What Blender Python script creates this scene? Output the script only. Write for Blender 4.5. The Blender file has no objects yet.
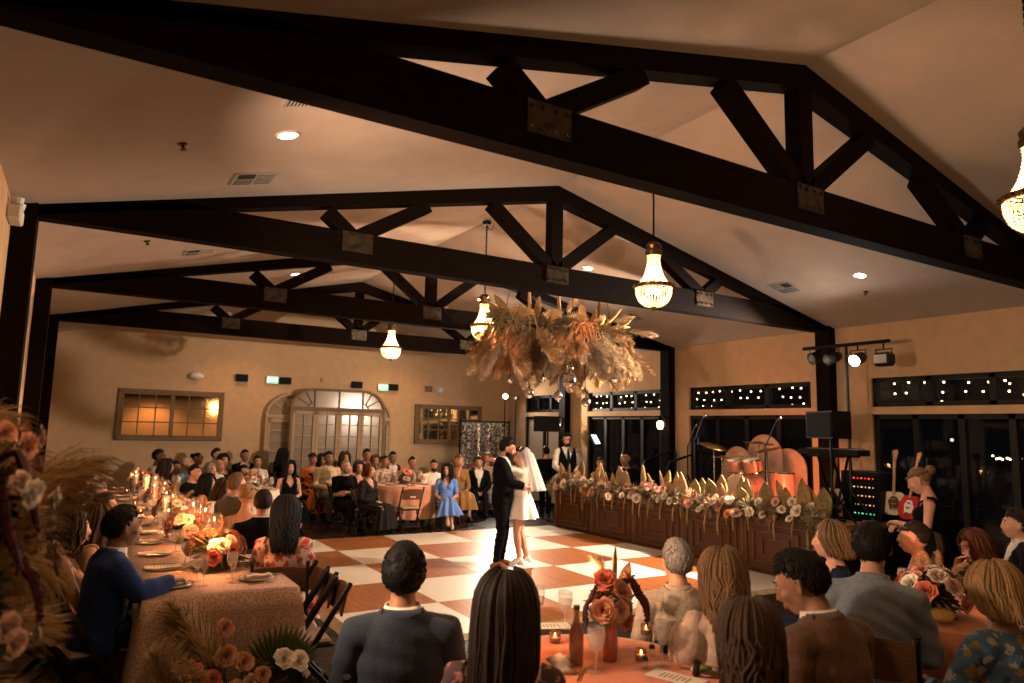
import bpy, math, random
import numpy as np
from mathutils import Vector, Matrix, Quaternion, noise
R = random.Random(7)
PI = math.pi
sc = bpy.context.scene
COL = sc.collection

# ------------------------------------------------------------------ camera geometry
CF, CPAN, CPIT, CROL, CH = 702.0, .547, .125, .023, 1.975
_f = Vector((math.sin(CPAN)*math.cos(CPIT), math.cos(CPAN)*math.cos(CPIT), math.sin(CPIT)))
_r0 = Vector((math.cos(CPAN), -math.sin(CPAN), 0)); _u0 = _r0.cross(_f)
CRT = math.cos(CROL)*_r0 + math.sin(CROL)*_u0
CUP = -math.sin(CROL)*_r0 + math.cos(CROL)*_u0
def ray(px, py):
    return _f + CRT*((px-512)/CF) - CUP*((py-341.5)/CF)
def on(ax, val, px, py):
    """point where the sight line through a pixel meets the plane axis=val"""
    d = ray(px, py); o = Vector((0, 0, CH)); return o + d*((val-o[ax])/d[ax])
def atd(px, py, dist):
    return Vector((0, 0, CH)) + ray(px, py)*dist

# ------------------------------------------------------------------ materials
MATS = {}
def _new(name):
    m = bpy.data.materials.new(name); m.use_nodes = True
    nt = m.node_tree; return m, nt, nt.nodes['Principled BSDF']
def mat(name, col, rough=.6, metal=0., spec=.5, emit=None, es=0., nz=None, bump=None, trans=0., alpha=1., ior=1.45, sheen=0.):
    if name in MATS: return MATS[name]
    m, nt, b = _new(name)
    b.inputs['Base Color'].default_value = (*col, 1); b.inputs['Roughness'].default_value = rough
    b.inputs['Metallic'].default_value = metal; b.inputs['Specular IOR Level'].default_value = spec
    b.inputs['Transmission Weight'].default_value = trans; b.inputs['Alpha'].default_value = alpha; b.inputs['IOR'].default_value = ior
    if sheen: b.inputs['Sheen Weight'].default_value = sheen
    if emit: b.inputs['Emission Color'].default_value = (*emit, 1); b.inputs['Emission Strength'].default_value = es
    if nz or bump:
        tc = nt.nodes.new('ShaderNodeTexCoord'); n = nt.nodes.new('ShaderNodeTexNoise')
        n.inputs['Scale'].default_value = (nz or bump)[0]; n.inputs['Detail'].default_value = 5
        mp = nt.nodes.new('ShaderNodeMapping'); nt.links.new(tc.outputs['Object'], mp.inputs[0]); nt.links.new(mp.outputs[0], n.inputs['Vector'])
        if nz:
            if len(nz) > 2: mp.inputs['Scale'].default_value = nz[2]
            mr = nt.nodes.new('ShaderNodeMix'); mr.data_type = 'RGBA'
            cr = nt.nodes.new('ShaderNodeMapRange'); cr.inputs[1].default_value = .3; cr.inputs[2].default_value = .7
            nt.links.new(n.outputs['Fac'], cr.inputs[0]); nt.links.new(cr.outputs[0], mr.inputs[0])
            k = nz[1]; mr.inputs[6].default_value = (*[c*(1-k) for c in col], 1); mr.inputs[7].default_value = (*[min(1, c*(1+k)) for c in col], 1)
            nt.links.new(mr.outputs[2], b.inputs['Base Color'])
        if bump:
            bp = nt.nodes.new('ShaderNodeBump'); bp.inputs['Strength'].default_value = bump[1]; bp.inputs['Distance'].default_value = .02
            nt.links.new(n.outputs['Fac'], bp.inputs['Height']); nt.links.new(bp.outputs[0], b.inputs['Normal'])
    MATS[name] = m; return m
def pattern(name, base, cols, scale, rough=.8, thresh=.35, rnd=1.):
    """fabric with blotches of flowers: voronoi cells over a ground colour"""
    if name in MATS: return MATS[name]
    m, nt, b = _new(name); b.inputs['Roughness'].default_value = rough
    tc = nt.nodes.new('ShaderNodeTexCoord'); v = nt.nodes.new('ShaderNodeTexVoronoi'); v.inputs['Scale'].default_value = scale; v.inputs['Randomness'].default_value = rnd
    n = nt.nodes.new('ShaderNodeTexNoise'); n.inputs['Scale'].default_value = scale*2.5
    ad = nt.nodes.new('ShaderNodeMix'); ad.data_type = 'RGBA'; ad.inputs[0].default_value = .06
    nt.links.new(tc.outputs['Object'], ad.inputs[6]); nt.links.new(tc.outputs['Object'], n.inputs['Vector']); nt.links.new(n.outputs['Color'], ad.inputs[7])
    nt.links.new(ad.outputs[2], v.inputs['Vector'])
    lt = nt.nodes.new('ShaderNodeMath'); lt.operation = 'LESS_THAN'; lt.inputs[1].default_value = thresh; nt.links.new(v.outputs['Distance'], lt.inputs[0])
    sep = nt.nodes.new('ShaderNodeSeparateColor'); nt.links.new(v.outputs['Color'], sep.inputs[0])
    cr = nt.nodes.new('ShaderNodeValToRGB'); cr.color_ramp.interpolation = 'CONSTANT'
    while len(cr.color_ramp.elements) < len(cols): cr.color_ramp.elements.new(.5)
    for i, c in enumerate(cols): cr.color_ramp.elements[i].position = i/len(cols); cr.color_ramp.elements[i].color = (*c, 1)
    nt.links.new(sep.outputs[0], cr.inputs[0])
    mx = nt.nodes.new('ShaderNodeMix'); mx.data_type = 'RGBA'; mx.inputs[6].default_value = (*base, 1)
    nt.links.new(lt.outputs[0], mx.inputs[0]); nt.links.new(cr.outputs[0], mx.inputs[7]); nt.links.new(mx.outputs[2], b.inputs['Base Color'])
    MATS[name] = m; return m
def wood(name, c1, c2, rough=.5, scale=(1, 1, 12), spec=.4, dist=3., sc_=3.):
    if name in MATS: return MATS[name]
    m, nt, b = _new(name); b.inputs['Roughness'].default_value = rough; b.inputs['Specular IOR Level'].default_value = spec
    tc = nt.nodes.new('ShaderNodeTexCoord'); mp = nt.nodes.new('ShaderNodeMapping'); mp.inputs['Scale'].default_value = scale
    n = nt.nodes.new('ShaderNodeTexNoise'); n.inputs['Scale'].default_value = sc_; n.inputs['Detail'].default_value = 6; n.inputs['Distortion'].default_value = dist
    nt.links.new(tc.outputs['Object'], mp.inputs[0]); nt.links.new(mp.outputs[0], n.inputs['Vector'])
    cr = nt.nodes.new('ShaderNodeValToRGB'); cr.color_ramp.elements[0].position = .3; cr.color_ramp.elements[0].color = (*c1, 1)
    cr.color_ramp.elements[1].position = .7; cr.color_ramp.elements[1].color = (*c2, 1)
    nt.links.new(n.outputs['Fac'], cr.inputs[0]); nt.links.new(cr.outputs[0], b.inputs['Base Color'])
    MATS[name] = m; return m
def glow(name, col, s):
    return mat(name, tuple(min(1, c) for c in col), .5, emit=col, es=s)

# ------------------------------------------------------------------ mesh builder
def V(*a): return Vector(a)
class MB:
    def __init__(s): s.v = []; s.f = []; s.m = []; s.mi = 0; s.T = None
    def add(s, vs, fs):
        o = len(s.v)
        if s.T is not None: vs = [s.T @ Vector(p) for p in vs]
        s.v += [tuple(p) for p in vs]; s.f += [tuple(i+o for i in f) for f in fs]; s.m += [s.mi]*len(fs); return s
    def box(s, c, d, M=None, bev=0.):
        x, y, z = d[0]/2, d[1]/2, d[2]/2
        if bev > 0:
            b = min(bev, x*.9, y*.9, z*.9); vs = []; idx = {}
            for sx in (-1, 1):
                for sy in (-1, 1):
                    for sz in (-1, 1):
                        for k in range(3):
                            p = [sx*x, sy*y, sz*z]
                            for j in range(3):
                                if j != k: p[j] -= b*(1 if p[j] > 0 else -1)
                            idx[(sx, sy, sz, k)] = len(vs); vs.append(Vector(p))
            fs = []
            for k in range(3):
                a, e = [j for j in range(3) if j != k]
                for sg in (-1, 1):
                    q = []
                    for (u, w) in ((-1, -1), (1, -1), (1, 1), (-1, 1)):
                        t = [0, 0, 0]; t[k] = sg; t[a] = u; t[e] = w; q.append(idx[(*t, k)])
                    fs.append(q)
            for k in range(3):
                a, e = [j for j in range(3) if j != k]
                for u in (-1, 1):
                    for w in (-1, 1):
                        q = []
                        for (sg, kk) in ((-1, a), (1, a), (1, e), (-1, e)):
                            t = [0, 0, 0]; t[k] = sg; t[a] = u; t[e] = w; q.append(idx[(*t, kk)])
                        fs.append(q)
            for sx in (-1, 1):
                for sy in (-1, 1):
                    for sz in (-1, 1): fs.append([idx[(sx, sy, sz, k)] for k in range(3)])
        else:
            vs = [V(sx*x, sy*y, sz*z) for sx in (-1, 1) for sy in (-1, 1) for sz in (-1, 1)]
            fs = [(0, 1, 3, 2), (4, 6, 7, 5), (0, 4, 5, 1), (2, 3, 7, 6), (0, 2, 6, 4), (1, 5, 7, 3)]
        vs = [(M @ p if M else p)+Vector(c) for p in vs]; return s.add(vs, fs)
    def bar(s, a, b, w, h, up=(0, 0, 1), bev=0.):
        """rectangular bar from a to b, w across, h along up"""
        a, b = Vector(a), Vector(b); d = b-a; L = d.length; d.normalize()
        x = d.cross(Vector(up)); x = x.normalized() if x.length > 1e-5 else Vector((1, 0, 0)); z = x.cross(d)
        M = Matrix((x, d, z)).transposed(); return s.box((a+b)/2, (w, L, h), M, bev)
    def loft(s, rings, cap=True, closed=True):
        n = len(rings[0]); vs = [p for r in rings for p in r]; fs = []
        for i in range(len(rings)-1):
            for j in range(n if closed else n-1):
                k = (j+1) % n; fs.append((i*n+j, i*n+k, (i+1)*n+k, (i+1)*n+j))
        if cap: fs.append(tuple(range(n))[::-1]); fs.append(tuple((len(rings)-1)*n+j for j in range(n)))
        return s.add(vs, fs)
    def tube(s, pts, rad, n=8, side=None, round_=False):
        """tube through pts; rad: number, list, or list of (rx, ry); side = x axis of the rings"""
        P = [Vector(p) for p in pts]
        r = rad if isinstance(rad, (list, tuple)) else [rad]*len(P)
        r = [q if isinstance(q, (list, tuple)) else (q, q) for q in r]
        if round_:
            d0 = (P[0]-P[1]).normalized(); d1 = (P[-1]-P[-2]).normalized(); r0, r1 = r[0], r[-1]; m0, m1 = min(r0), min(r1)
            P = [P[0]+d0*m0*.95, P[0]+d0*m0*.7]+P+[P[-1]+d1*m1*.7, P[-1]+d1*m1*.95]
            r = [(r0[0]*.3, r0[1]*.3), (r0[0]*.72, r0[1]*.72)]+r+[(r1[0]*.72, r1[1]*.72), (r1[0]*.3, r1[1]*.3)]
        rings = []; px = Vector(side) if side else None
        for i, p in enumerate(P):
            t = (P[min(i+1, len(P)-1)]-P[max(i-1, 0)]).normalized()
            if px is None: px = t.orthogonal()
            x = px-t*px.dot(t); x = x.normalized() if x.length > 1e-4 else t.orthogonal().normalized()
            y = t.cross(x)
            if side is None: px = x
            rings.append([p+x*(r[i][0]*math.cos(2*PI*j/n))+y*(r[i][1]*math.sin(2*PI*j/n)) for j in range(n)])
        return s.loft(rings)
    def lathe(s, prof, n=16, c=(0, 0, 0), cap=False):
        rings = [[V(c[0]+r*math.cos(2*PI*j/n), c[1]+r*math.sin(2*PI*j/n), c[2]+z) for j in range(n)] for r, z in prof]
        return s.loft(rings, cap)
    def ball(s, c, r, n=10, M=None):
        r = r if isinstance(r, (list, tuple)) else (r, r, r); c = Vector(c); rings = []; h = max(4, n*2//3)
        vs = [V(0, 0, -r[2])]
        for i in range(1, h):
            a = -PI/2+PI*i/h
            vs += [V(r[0]*math.cos(a)*math.cos(2*PI*j/n), r[1]*math.cos(a)*math.sin(2*PI*j/n), r[2]*math.sin(a)) for j in range(n)]
        vs.append(V(0, 0, r[2])); fs = []
        for j in range(n):
            k = (j+1) % n; fs.append((0, 1+k, 1+j))
            for i in range(h-2): fs.append((1+i*n+j, 1+i*n+k, 1+(i+1)*n+k, 1+(i+1)*n+j))
            fs.append((len(vs)-1, 1+(h-2)*n+j, 1+(h-2)*n+k))
        return s.add([(M @ p if M else p)+c for p in vs], fs)
    def poly(s, pts, th=None, d=(0, 0, 1)):
        """flat polygon, extruded by th along d"""
        P = [Vector(p) for p in pts]; n = len(P)
        if not th: return s.add(P, [tuple(range(n))])
        D = Vector(d)*th; return s.add(P+[p+D for p in P], [tuple(range(n))[::-1], tuple(range(n, 2*n))]+[(i, (i+1) % n, n+(i+1) % n, n+i) for i in range(n)])
    def mesh(s, name, mats, smooth=False):
        me = bpy.data.meshes.new(name); me.from_pydata(s.v, [], s.f)
        for m in (mats if isinstance(mats, (list, tuple)) else [mats]): me.materials.append(m)
        if len(me.materials) > 1: me.polygons.foreach_set('material_index', s.m)
        if smooth: me.polygons.foreach_set('use_smooth', [True]*len(me.polygons))
        me.update(); return me
    def obj(s, name, mats, parent=None, smooth=False, loc=None, rot=None):
        return inst(name, s.mesh(name, mats, smooth), parent, loc, rot)
def inst(name, me, parent=None, loc=None, rot=None, scale=None, M=None):
    o = bpy.data.objects.new(name, me); COL.objects.link(o)
    if parent is not None: o.parent = parent
    if M is not None: o.matrix_local = M
    else:
        if loc is not None: o.location = loc
        if rot is not None: o.rotation_euler = rot
        if scale is not None: o.scale = scale if isinstance(scale, (tuple, list)) else (scale,)*3
    return o
def tag(o, label, cat, group=None, kind=None):
    o['label'] = label; o['category'] = cat
    if group: o['group'] = group
    if kind: o['kind'] = kind
    return o
def thing(name, label, cat, loc=(0, 0, 0), rz=0., group=None, scale=None):
    o = bpy.data.objects.new(name, None); COL.objects.link(o); o.empty_display_size = .1
    o.location = loc; o.rotation_euler = (0, 0, rz)
    if scale: o.scale = (scale,)*3
    return tag(o, label, cat, group)
def struct(o): o['kind'] = 'structure'; return o
def dup(root, loc=None, rz=None, label=None, group=None, scale=None):
    r = root.copy(); COL.objects.link(r)
    if loc is not None: r.location = loc
    if rz is not None: r.rotation_euler = (0, 0, rz)
    if scale: r.scale = (scale,)*3
    if label: r['label'] = label
    if group: r['group'] = group
    for ch in list(root.children):
        c = ch.copy(); COL.objects.link(c); c.parent = r; c.matrix_parent_inverse = ch.matrix_parent_inverse
        for g in list(ch.children):
            d = g.copy(); COL.objects.link(d); d.parent = c; d.matrix_parent_inverse = g.matrix_parent_inverse
    return r
def lamp(name, kind, loc, power, col, size=.05, target=None, angle=None, blend=.3):
    l = bpy.data.lights.new(name, kind); l.energy = power; l.color = col
    if kind in ('POINT', 'SPOT'): l.shadow_soft_size = size
    if kind == 'AREA': l.size = size
    if kind == 'SPOT': l.spot_size = angle; l.spot_blend = blend
    o = bpy.data.objects.new(name, l); COL.objects.link(o); o.location = loc
    if target is not None:
        o.rotation_euler = (Vector(target)-Vector(loc)).to_track_quat('-Z', 'Y').to_euler()
    return o
def text_mesh(txt, size, depth=.002, font_spacing=1.0):
    c = bpy.data.curves.new('text', 'FONT'); c.body = txt; c.size = size; c.extrude = depth; c.align_x = 'CENTER'; c.align_y = 'CENTER'; c.space_character = font_spacing
    o = bpy.data.objects.new('text', c); COL.objects.link(o); dg = bpy.context.evaluated_depsgraph_get()
    me = bpy.data.meshes.new_from_object(o.evaluated_get(dg)); bpy.data.objects.remove(o); return me
# ------------------------------------------------------------------ camera
cd = bpy.data.cameras.new('camera'); cam = bpy.data.objects.new('camera', cd); COL.objects.link(cam); sc.camera = cam
cd.sensor_width = 36; cd.lens = CF/1024*36; cd.clip_start = .05
cam.matrix_world = Matrix(((CRT.x, CUP.x, -_f.x, 0), (CRT.y, CUP.y, -_f.y, 0), (CRT.z, CUP.z, -_f.z, CH), (0, 0, 0, 1)))
cd.dof.use_dof = True; cd.dof.focus_distance = 6.8; cd.dof.aperture_fstop = 2.0

# ------------------------------------------------------------------ room shell
XL, XR, XM, YB, YF, ZE, ZA = -.64, 10.81, 5.085, 17.8, -3.6, 3.8, 5.155
SL = (ZA-ZE)/(XM-XL)
def zc(x): return ZE+SL*(x-XL) if x < XM else ZE+SL*(XR-x)
plaster = mat('wall_plaster', (.68, .49, .29), .85, nz=(6, .05), bump=(90, .12))
ceilm = mat('ceiling_plaster', (.56, .47, .39), .9, nz=(4, .04), bump=(70, .1))
dark = mat('dark_timber_paint', (.008, .005, .004), .5, nz=(8, .3))
beamm = wood('beam_timber', (.006, .003, .002), (.017, .007, .004), .75, (1, 8, 8), .06)
black = mat('black_satin', (.004, .004, .004), .5)
blackmetal = mat('black_metal', (.012, .012, .013), .35, .6)
whitep = mat('white_plastic', (.8, .78, .74), .5)
# dark glossy plank floor
def plank_floor():
    m, nt, b = _new('floor_planks'); b.inputs['Roughness'].default_value = .22; b.inputs['Specular IOR Level'].default_value = .25
    tc = nt.nodes.new('ShaderNodeTexCoord'); br = nt.nodes.new('ShaderNodeTexBrick')
    br.inputs['Color1'].default_value = (.03, .015, .008, 1); br.inputs['Color2'].default_value = (.018, .009, .005, 1); br.inputs['Mortar'].default_value = (.006, .003, .002, 1)
    br.inputs['Scale'].default_value = 1; br.inputs['Mortar Size'].default_value = .004; br.inputs['Brick Width'].default_value = 1.6; br.inputs['Row Height'].default_value = .13
    nt.links.new(tc.outputs['Object'], br.inputs['Vector']); nt.links.new(br.outputs['Color'], b.inputs['Base Color'])
    n = nt.nodes.new('ShaderNodeTexNoise'); n.inputs['Scale'].default_value = 5; nt.links.new(tc.outputs['Object'], n.inputs['Vector'])
    mr = nt.nodes.new('ShaderNodeMapRange'); mr.inputs[3].default_value = .22; mr.inputs[4].default_value = .34; nt.links.new(n.outputs['Fac'], mr.inputs[0]); nt.links.new(mr.outputs[0], b.inputs['Roughness'])
    return m
struct(MB().box(((XL+XR)/2, (YB+YF)/2, -.06), (XR-XL+.8, YB-YF+.8, .12)).obj('floor', plank_floor()))
mb = MB()
mb.poly([(XL-.3, YF-.3, zc(XL)-.3*SL), (XM, YF-.3, ZA), (XR+.3, YF-.3, zc(XR)-.3*SL), (XR+.3, YF-.3, 5.6), (XL-.3, YF-.3, 5.6)], YB-YF+.6, (0, 1, 0))
struct(mb.obj('ceiling', ceilm))
def gable(name, y0, y1):
    mb = MB(); mb.poly([(XL, y0, 0), (XR, y0, 0), (XR, y0, ZE), (XM, y0, ZA), (XL, y0, ZE)], y1-y0, (0, 1, 0)); return struct(mb.obj(name, plaster))
gable('wall_back', YB, YB+.2); gable('wall_front', YF-.2, YF)
# side walls with dark openings: (y0, y1) bays, transom band and door band
Z1, Z2, Z3 = 2.35, 2.47, 2.93
bays_r = [(15.15, 16.95), (11.45, 14.05), (7.72, 10.6), (4.0, 6.62), (.3, 2.95), (-3.2, -.5)]
bays_l = [(12.2, 14.1), (8.2, 10.4), (4.6, 6.8), (.9, 3.1)]
def side_wall(name, x, d, bays, zt):
    mb = MB(); t = .2; xc = x+d*t/2; ys = [YF]; bs = sorted(bays)
    for a, b in bs: ys += [a, b]
    ys.append(YB)
    for i in range(0, len(ys), 2): mb.box((xc, (ys[i]+ys[i+1])/2, ZE/2), (t, ys[i+1]-ys[i], ZE))
    for a, b in bs:
        mb.box((xc, (a+b)/2, (Z3+ZE)/2), (t, b-a, ZE-Z3)); mb.box((xc, (a+b)/2, (Z1+Z2)/2), (t, b-a, Z2-Z1))
    return struct(mb.obj(name, plaster))
side_wall('wall_right', XR, 1, bays_r, Z3); side_wall('wall_left', XL, -1, bays_l, Z3)
glass = mat('night_glass', (.004, .004, .005), .03, spec=.5, alpha=.45)
screen = mat('door_panel_cream', (.62, .52, .40), .5, nz=(5, .06))
wn = dn = 0
def window(x, d, a, b, z0, z1, cols, door):
    """frame with mullions and one pane, set in a wall opening"""
    global wn, dn
    if door: dn += 1; nm = 'door_%d' % dn
    else: wn += 1; nm = 'window_%d' % wn
    root = bpy.data.objects.new(nm, None); COL.objects.link(root); root.location = (x+d*.1, (a+b)/2, z0); struct(root)
    w, h = b-a, z1-z0; f = MB(); fw = .07
    f.box((0, 0, h-fw/2), (.1, w, fw)); f.box((0, 0, fw/2), (.1, w, fw))
    for i in range(cols+1):
        y = -w/2+w*i/cols; y = max(-w/2+fw/2, min(w/2-fw/2, y)); f.box((0, y, h/2), (.1, fw if i in (0, cols) else .09, h))
    struct(f.obj('window_frame' if not door else 'door_frame', dark, root))
    struct(MB().box((0, 0, h/2), (.012, w-.02, h-.02)).obj('window_pane', screen if (door and a > 15 and x > 5) else glass, root))
    if door:
        for s in (-1, 1):
            hm = MB(); hm.box((-d*.06, s*.16, 1.0), (.03, .04, .2)); hm.tube([(-d*.075, s*.16, 1.02), (-d*.11, s*.16, 1.02), (-d*.11, s*.28, 1.02)], .011, 6); hm.obj('door_handle', blackmetal, root)
for a, b in bays_r: window(XR, 1, a, b, Z2, Z3, 3, False); window(XR, 1, a, b, 0, Z1, 4 if b-a > 2 else 2, True)
for a, b in bays_l: window(XL, -1, a, b, Z2, Z3, 2, False); window(XL, -1, a, b, 0, Z1, 2, True)
# dark terrace outside the glass
struct(MB().box((XR+4.2, 7, -.06), (7.6, 26, .1)).obj('ground', mat('terrace', (.004, .004, .004), .8, nz=(3, .3))))
# wall posts under the truss ends
tn = 0
for y in (.0, 3.67, 7.35, 11.13, 14.9):
    for x, d in ((XL, 1), (XR, -1)):
        tn += 1; mb = MB(); mb.box((x+d*.09, y, 1.92), (.18, .26, 3.84)); struct(mb.obj('trim_%d' % tn, beamm))
for s, x, d in (('left', XL, 1), ('right', XR, -1)):
    mb = MB(); ys = [YF]
    for a, b in sorted(bays_r if s == 'right' else bays_l): ys += [a, b]
    ys.append(YB)
    for i in range(0, len(ys), 2): mb.box((x+d*.012, (ys[i]+ys[i+1])/2, .07), (.024, ys[i+1]-ys[i], .14))
    struct(mb.obj('baseboard_'+s, dark))
struct(MB().box(((XL+XR)/2, YB-.012, .07), (XR-XL, .024, .14)).obj('baseboard_back', dark))

# ------------------------------------------------------------------ roof trusses (one thing each)
steel = mat('gusset_steel', (.10, .07, .045), .45, .7, nz=(14, .5))
def truss(y, label):
    t = thing('roof_truss', label, 'roof truss', (0, y, 0), group=None)
    T = .17; zb = 3.73; zt = 4.07
    x0 = XL+.05; x1 = XR-.05
    mb = MB(); mb.poly([(x0, -T/2, zb), (x1, -T/2, zb), (x1-.3, -T/2, zt-.16), (x1-1.3, -T/2, zt), (x0+1.3, -T/2, zt), (x0+.3, -T/2, zt-.16)], T, (0, 1, 0)); mb.obj('bottom_chord', beamm, t)
    h = .2
    for s in (-1, 1):
        xe = x0 if s < 0 else x1; mb = MB()
        q = [(xe, -T/2, zc(xe)), (XM, -T/2, ZA), (XM, -T/2, ZA-h), (xe, -T/2, max(zb, zc(xe)-h))]
        mb.poly(q if s < 0 else q[::-1], T, (0, 1, 0)); mb.obj('top_chord', beamm, t)
    T2 = .15
    def web(a, b, nm='web'):
        MB().bar((a[0], 0, a[1]), (b[0], 0, b[1]), T2, .15, (0, 1, 0) if False else (1, 0, .01)).obj(nm, beamm, t)
    MB().box((XM, 0, (zt-.1+ZA-h+.05)/2), (.17, T2, ZA-h+.05-zt+.1)).obj('king_post', beamm, t)
    for s in (-1, 1):
        web((XM+s*.06, zt-.02), (XM+s*.96, zc(XM+s*.98)-h+.02)); nx = XM+s*2.66
        web((nx-s*.03, zt-.02), (XM+s*1.82, zc(XM+s*1.84)-h+.02)); web((nx+s*.03, zt-.05), (XM+s*3.0, zc(XM+s*3.0)-h+.02))
    for gx in (XM-2.66, XM, XM+2.66):
        g = MB()
        for s in (-1, 1):
            g.box((gx, s*(T/2+.006), zt-.11), (.34, .012, .22))
            for bx in (-.14, -.05, .05, .14):
                for bz in (-.18, -.04): g.tube([(gx+bx, s*(T/2+.01), zt+bz), (gx+bx, s*(T/2+.03), zt+bz)], .014, 6)
        g.obj('gusset_plate', steel, t)
truss(3.67, 'closest dark timber roof truss spanning the top of the view')
truss(7.35, 'dark timber roof truss over the near half of the dance floor, second from the camera')
truss(11.13, 'dark timber roof truss behind the hanging dried flower cloud, third from the camera')
truss(14.9, 'farthest dark timber roof truss, nearest the back wall')

# ------------------------------------------------------------------ dance floor
wt = mat('white_gloss_tile', (.76, .73, .68), .3, nz=(2, .02))
wb = wood('brown_vinyl_plank', (.30, .115, .032), (.46, .19, .058), .42, (12, 1, 1), .4, 1., 2.)
trimm = mat('dance_floor_ramp', (.45, .32, .17), .4, nz=(10, .15))
df = thing('dance_floor', 'white and brown chequered dance floor laid between the long table and the stage', 'dance floor', (2.41, 6.21, 0))
TS = 1.22
a_ = MB(); b_ = MB()
for i in range(5):
    for j in range(5):
        m_ = a_ if (i-1+(4-j)) % 2 else b_
        m_.box((TS*(i+.5), TS*(j+.5), .0125), (TS-.004, TS-.004, .025))
a_.obj('white_tiles', wt, df); b_.obj('brown_tiles', wb, df)
e_ = MB()
L5 = 5*TS
for q in ([(0, 0), (-.13, -.13), (-.13, L5+.13), (0, L5)], [(0, 0), (L5, 0), (L5, -.13), (-.13, -.13)], [(0, L5), (-.13, L5+.13), (L5, L5+.13), (L5, L5)]):
    e_.add([(q[0][0], q[0][1], .025), (q[1][0], q[1][1], .002), (q[2][0], q[2][1], .002), (q[3][0], q[3][1], .025)] if q is not None and q[1][0] < 0 and q[2][0] < 0 else
           ([(q[0][0], q[0][1], .025), (q[1][0], q[1][1], .025), (q[2][0], q[2][1], .002), (q[3][0], q[3][1], .002)] if q[1][1] == 0 else [(q[0][0], q[0][1], .025), (q[1][0], q[1][1], .002), (q[2][0], q[2][1], .002), (q[3][0], q[3][1], .025)]), [(0, 1, 2, 3)])
e_.obj('edge_ramp', trimm, df)
# ------------------------------------------------------------------ chandeliers
beadm = mat('crystal_beads', (.75, .62, .45), .25, spec=.8, emit=(1., .62, .30), es=.8)
brass = mat('aged_brass', (.16, .09, .04), .4, .8, nz=(30, .4))
bulbm = glow('chandelier_bulb', (1., .72, .40), 45)
WARM = (1., .60, .27)
def chandelier(y, label, power=34):
    zt = ZA-.02; z0 = 3.30
    t = thing('chandelier', label, 'chandelier', (XM, y, z0), group=None)
    m = MB(); m.lathe([(.0, 0), (.065, 0), (.065, -.025), (.03, -.05), (0, -.05)], 14, (0, 0, zt-z0)); m.obj('ceiling_canopy', blackmetal, t)
    m = MB(); n = 40; za, zb_ = .72, zt-z0-.04
    for k in range(n):
        z = za+(zb_-za)*k/n; ln = (zb_-za)/n
        if k % 2: m.box((0, 0, z+ln/2), (.006, .022, ln*1.25))
        else: m.box((0, 0, z+ln/2), (.022, .006, ln*1.25))
    m.tube([(0, .0, zt-z0-.05), (.05, 0, zt-z0-.12), (.10, 0, zt-z0-.10), (.12, 0, zt-z0-.02)], .005, 5)
    m.obj('hanging_chain', blackmetal, t)
    prof = [(.075, .62), (.085, .66), (.05, .70), (.0, .71)]
    MB().lathe(prof, 16).obj('crown_cap', brass, t)
    # rings of beads: strands run between the hoops
    def strands(prof, n, r):
        m = MB()
        for j in range(n):
            a = 2*PI*j/n
            P = [(q[0]*math.cos(a), q[0]*math.sin(a), q[1]) for q in prof]
            for p, q in zip(P[:-1], P[1:]):
                L = math.dist(p, q); k = max(1, int(L/.021))
                for i in range(k):
                    w = Vector(p).lerp(Vector(q), (i+.5)/k); m.ball(w, r, 5)
        return m
    strands([(.075, .62), (.062, .5), (.075, .42), (.10, .34), (.145, .26), (.19, .22)], 30, .0085).obj('neck_beads', beadm, t)
    strands([(.19, .21), (.185, .13), (.155, .06), (.10, .015), (.03, 0)], 34, .0095).obj('bowl_beads', beadm, t)
    m = MB(); m.lathe([(.185, .195), (.205, .2), (.21, .235), (.19, .24), (.185, .195)], 28); MB().lathe([(.085, .55), (.09, .6), (.07, .63)], 18).obj('neck_hoop', brass, t)
    for j in range(20):
        a = 2*PI*j/20; m.ball((.213*math.cos(a), .213*math.sin(a), .217), .013, 6)
    MB().lathe([(.0, -.05), (.012, -.045), (.02, -.025), (.03, 0), (.0, .005)], 10).obj('finial', brass, t)
    m.obj('hoop', brass, t)
    for j in range(3): MB().ball((.06*math.cos(2.1*j), .06*math.sin(2.1*j), .16), (.022, .022, .035), 8).obj('bulb', bulbm, t)
    MB().ball((0, 0, .38), (.02, .02, .06), 8).obj('bulb', bulbm, t)
    lamp('chandelier_light', 'POINT', (XM, y, z0+.30), power, WARM, .14)
    return t
chandelier(5.48, 'crystal bead chandelier just under the near truss, between flower cloud and stage lights')
chandelier(9.17, 'crystal bead chandelier glowing behind the left end of the hanging dried flower cloud')
chandelier(12.9, 'smallest crystal bead chandelier, hanging in front of the arched doors on the back wall')
chandelier(1.95, 'crystal bead chandelier cut by the edge of the view beside the near truss', 34)

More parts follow.
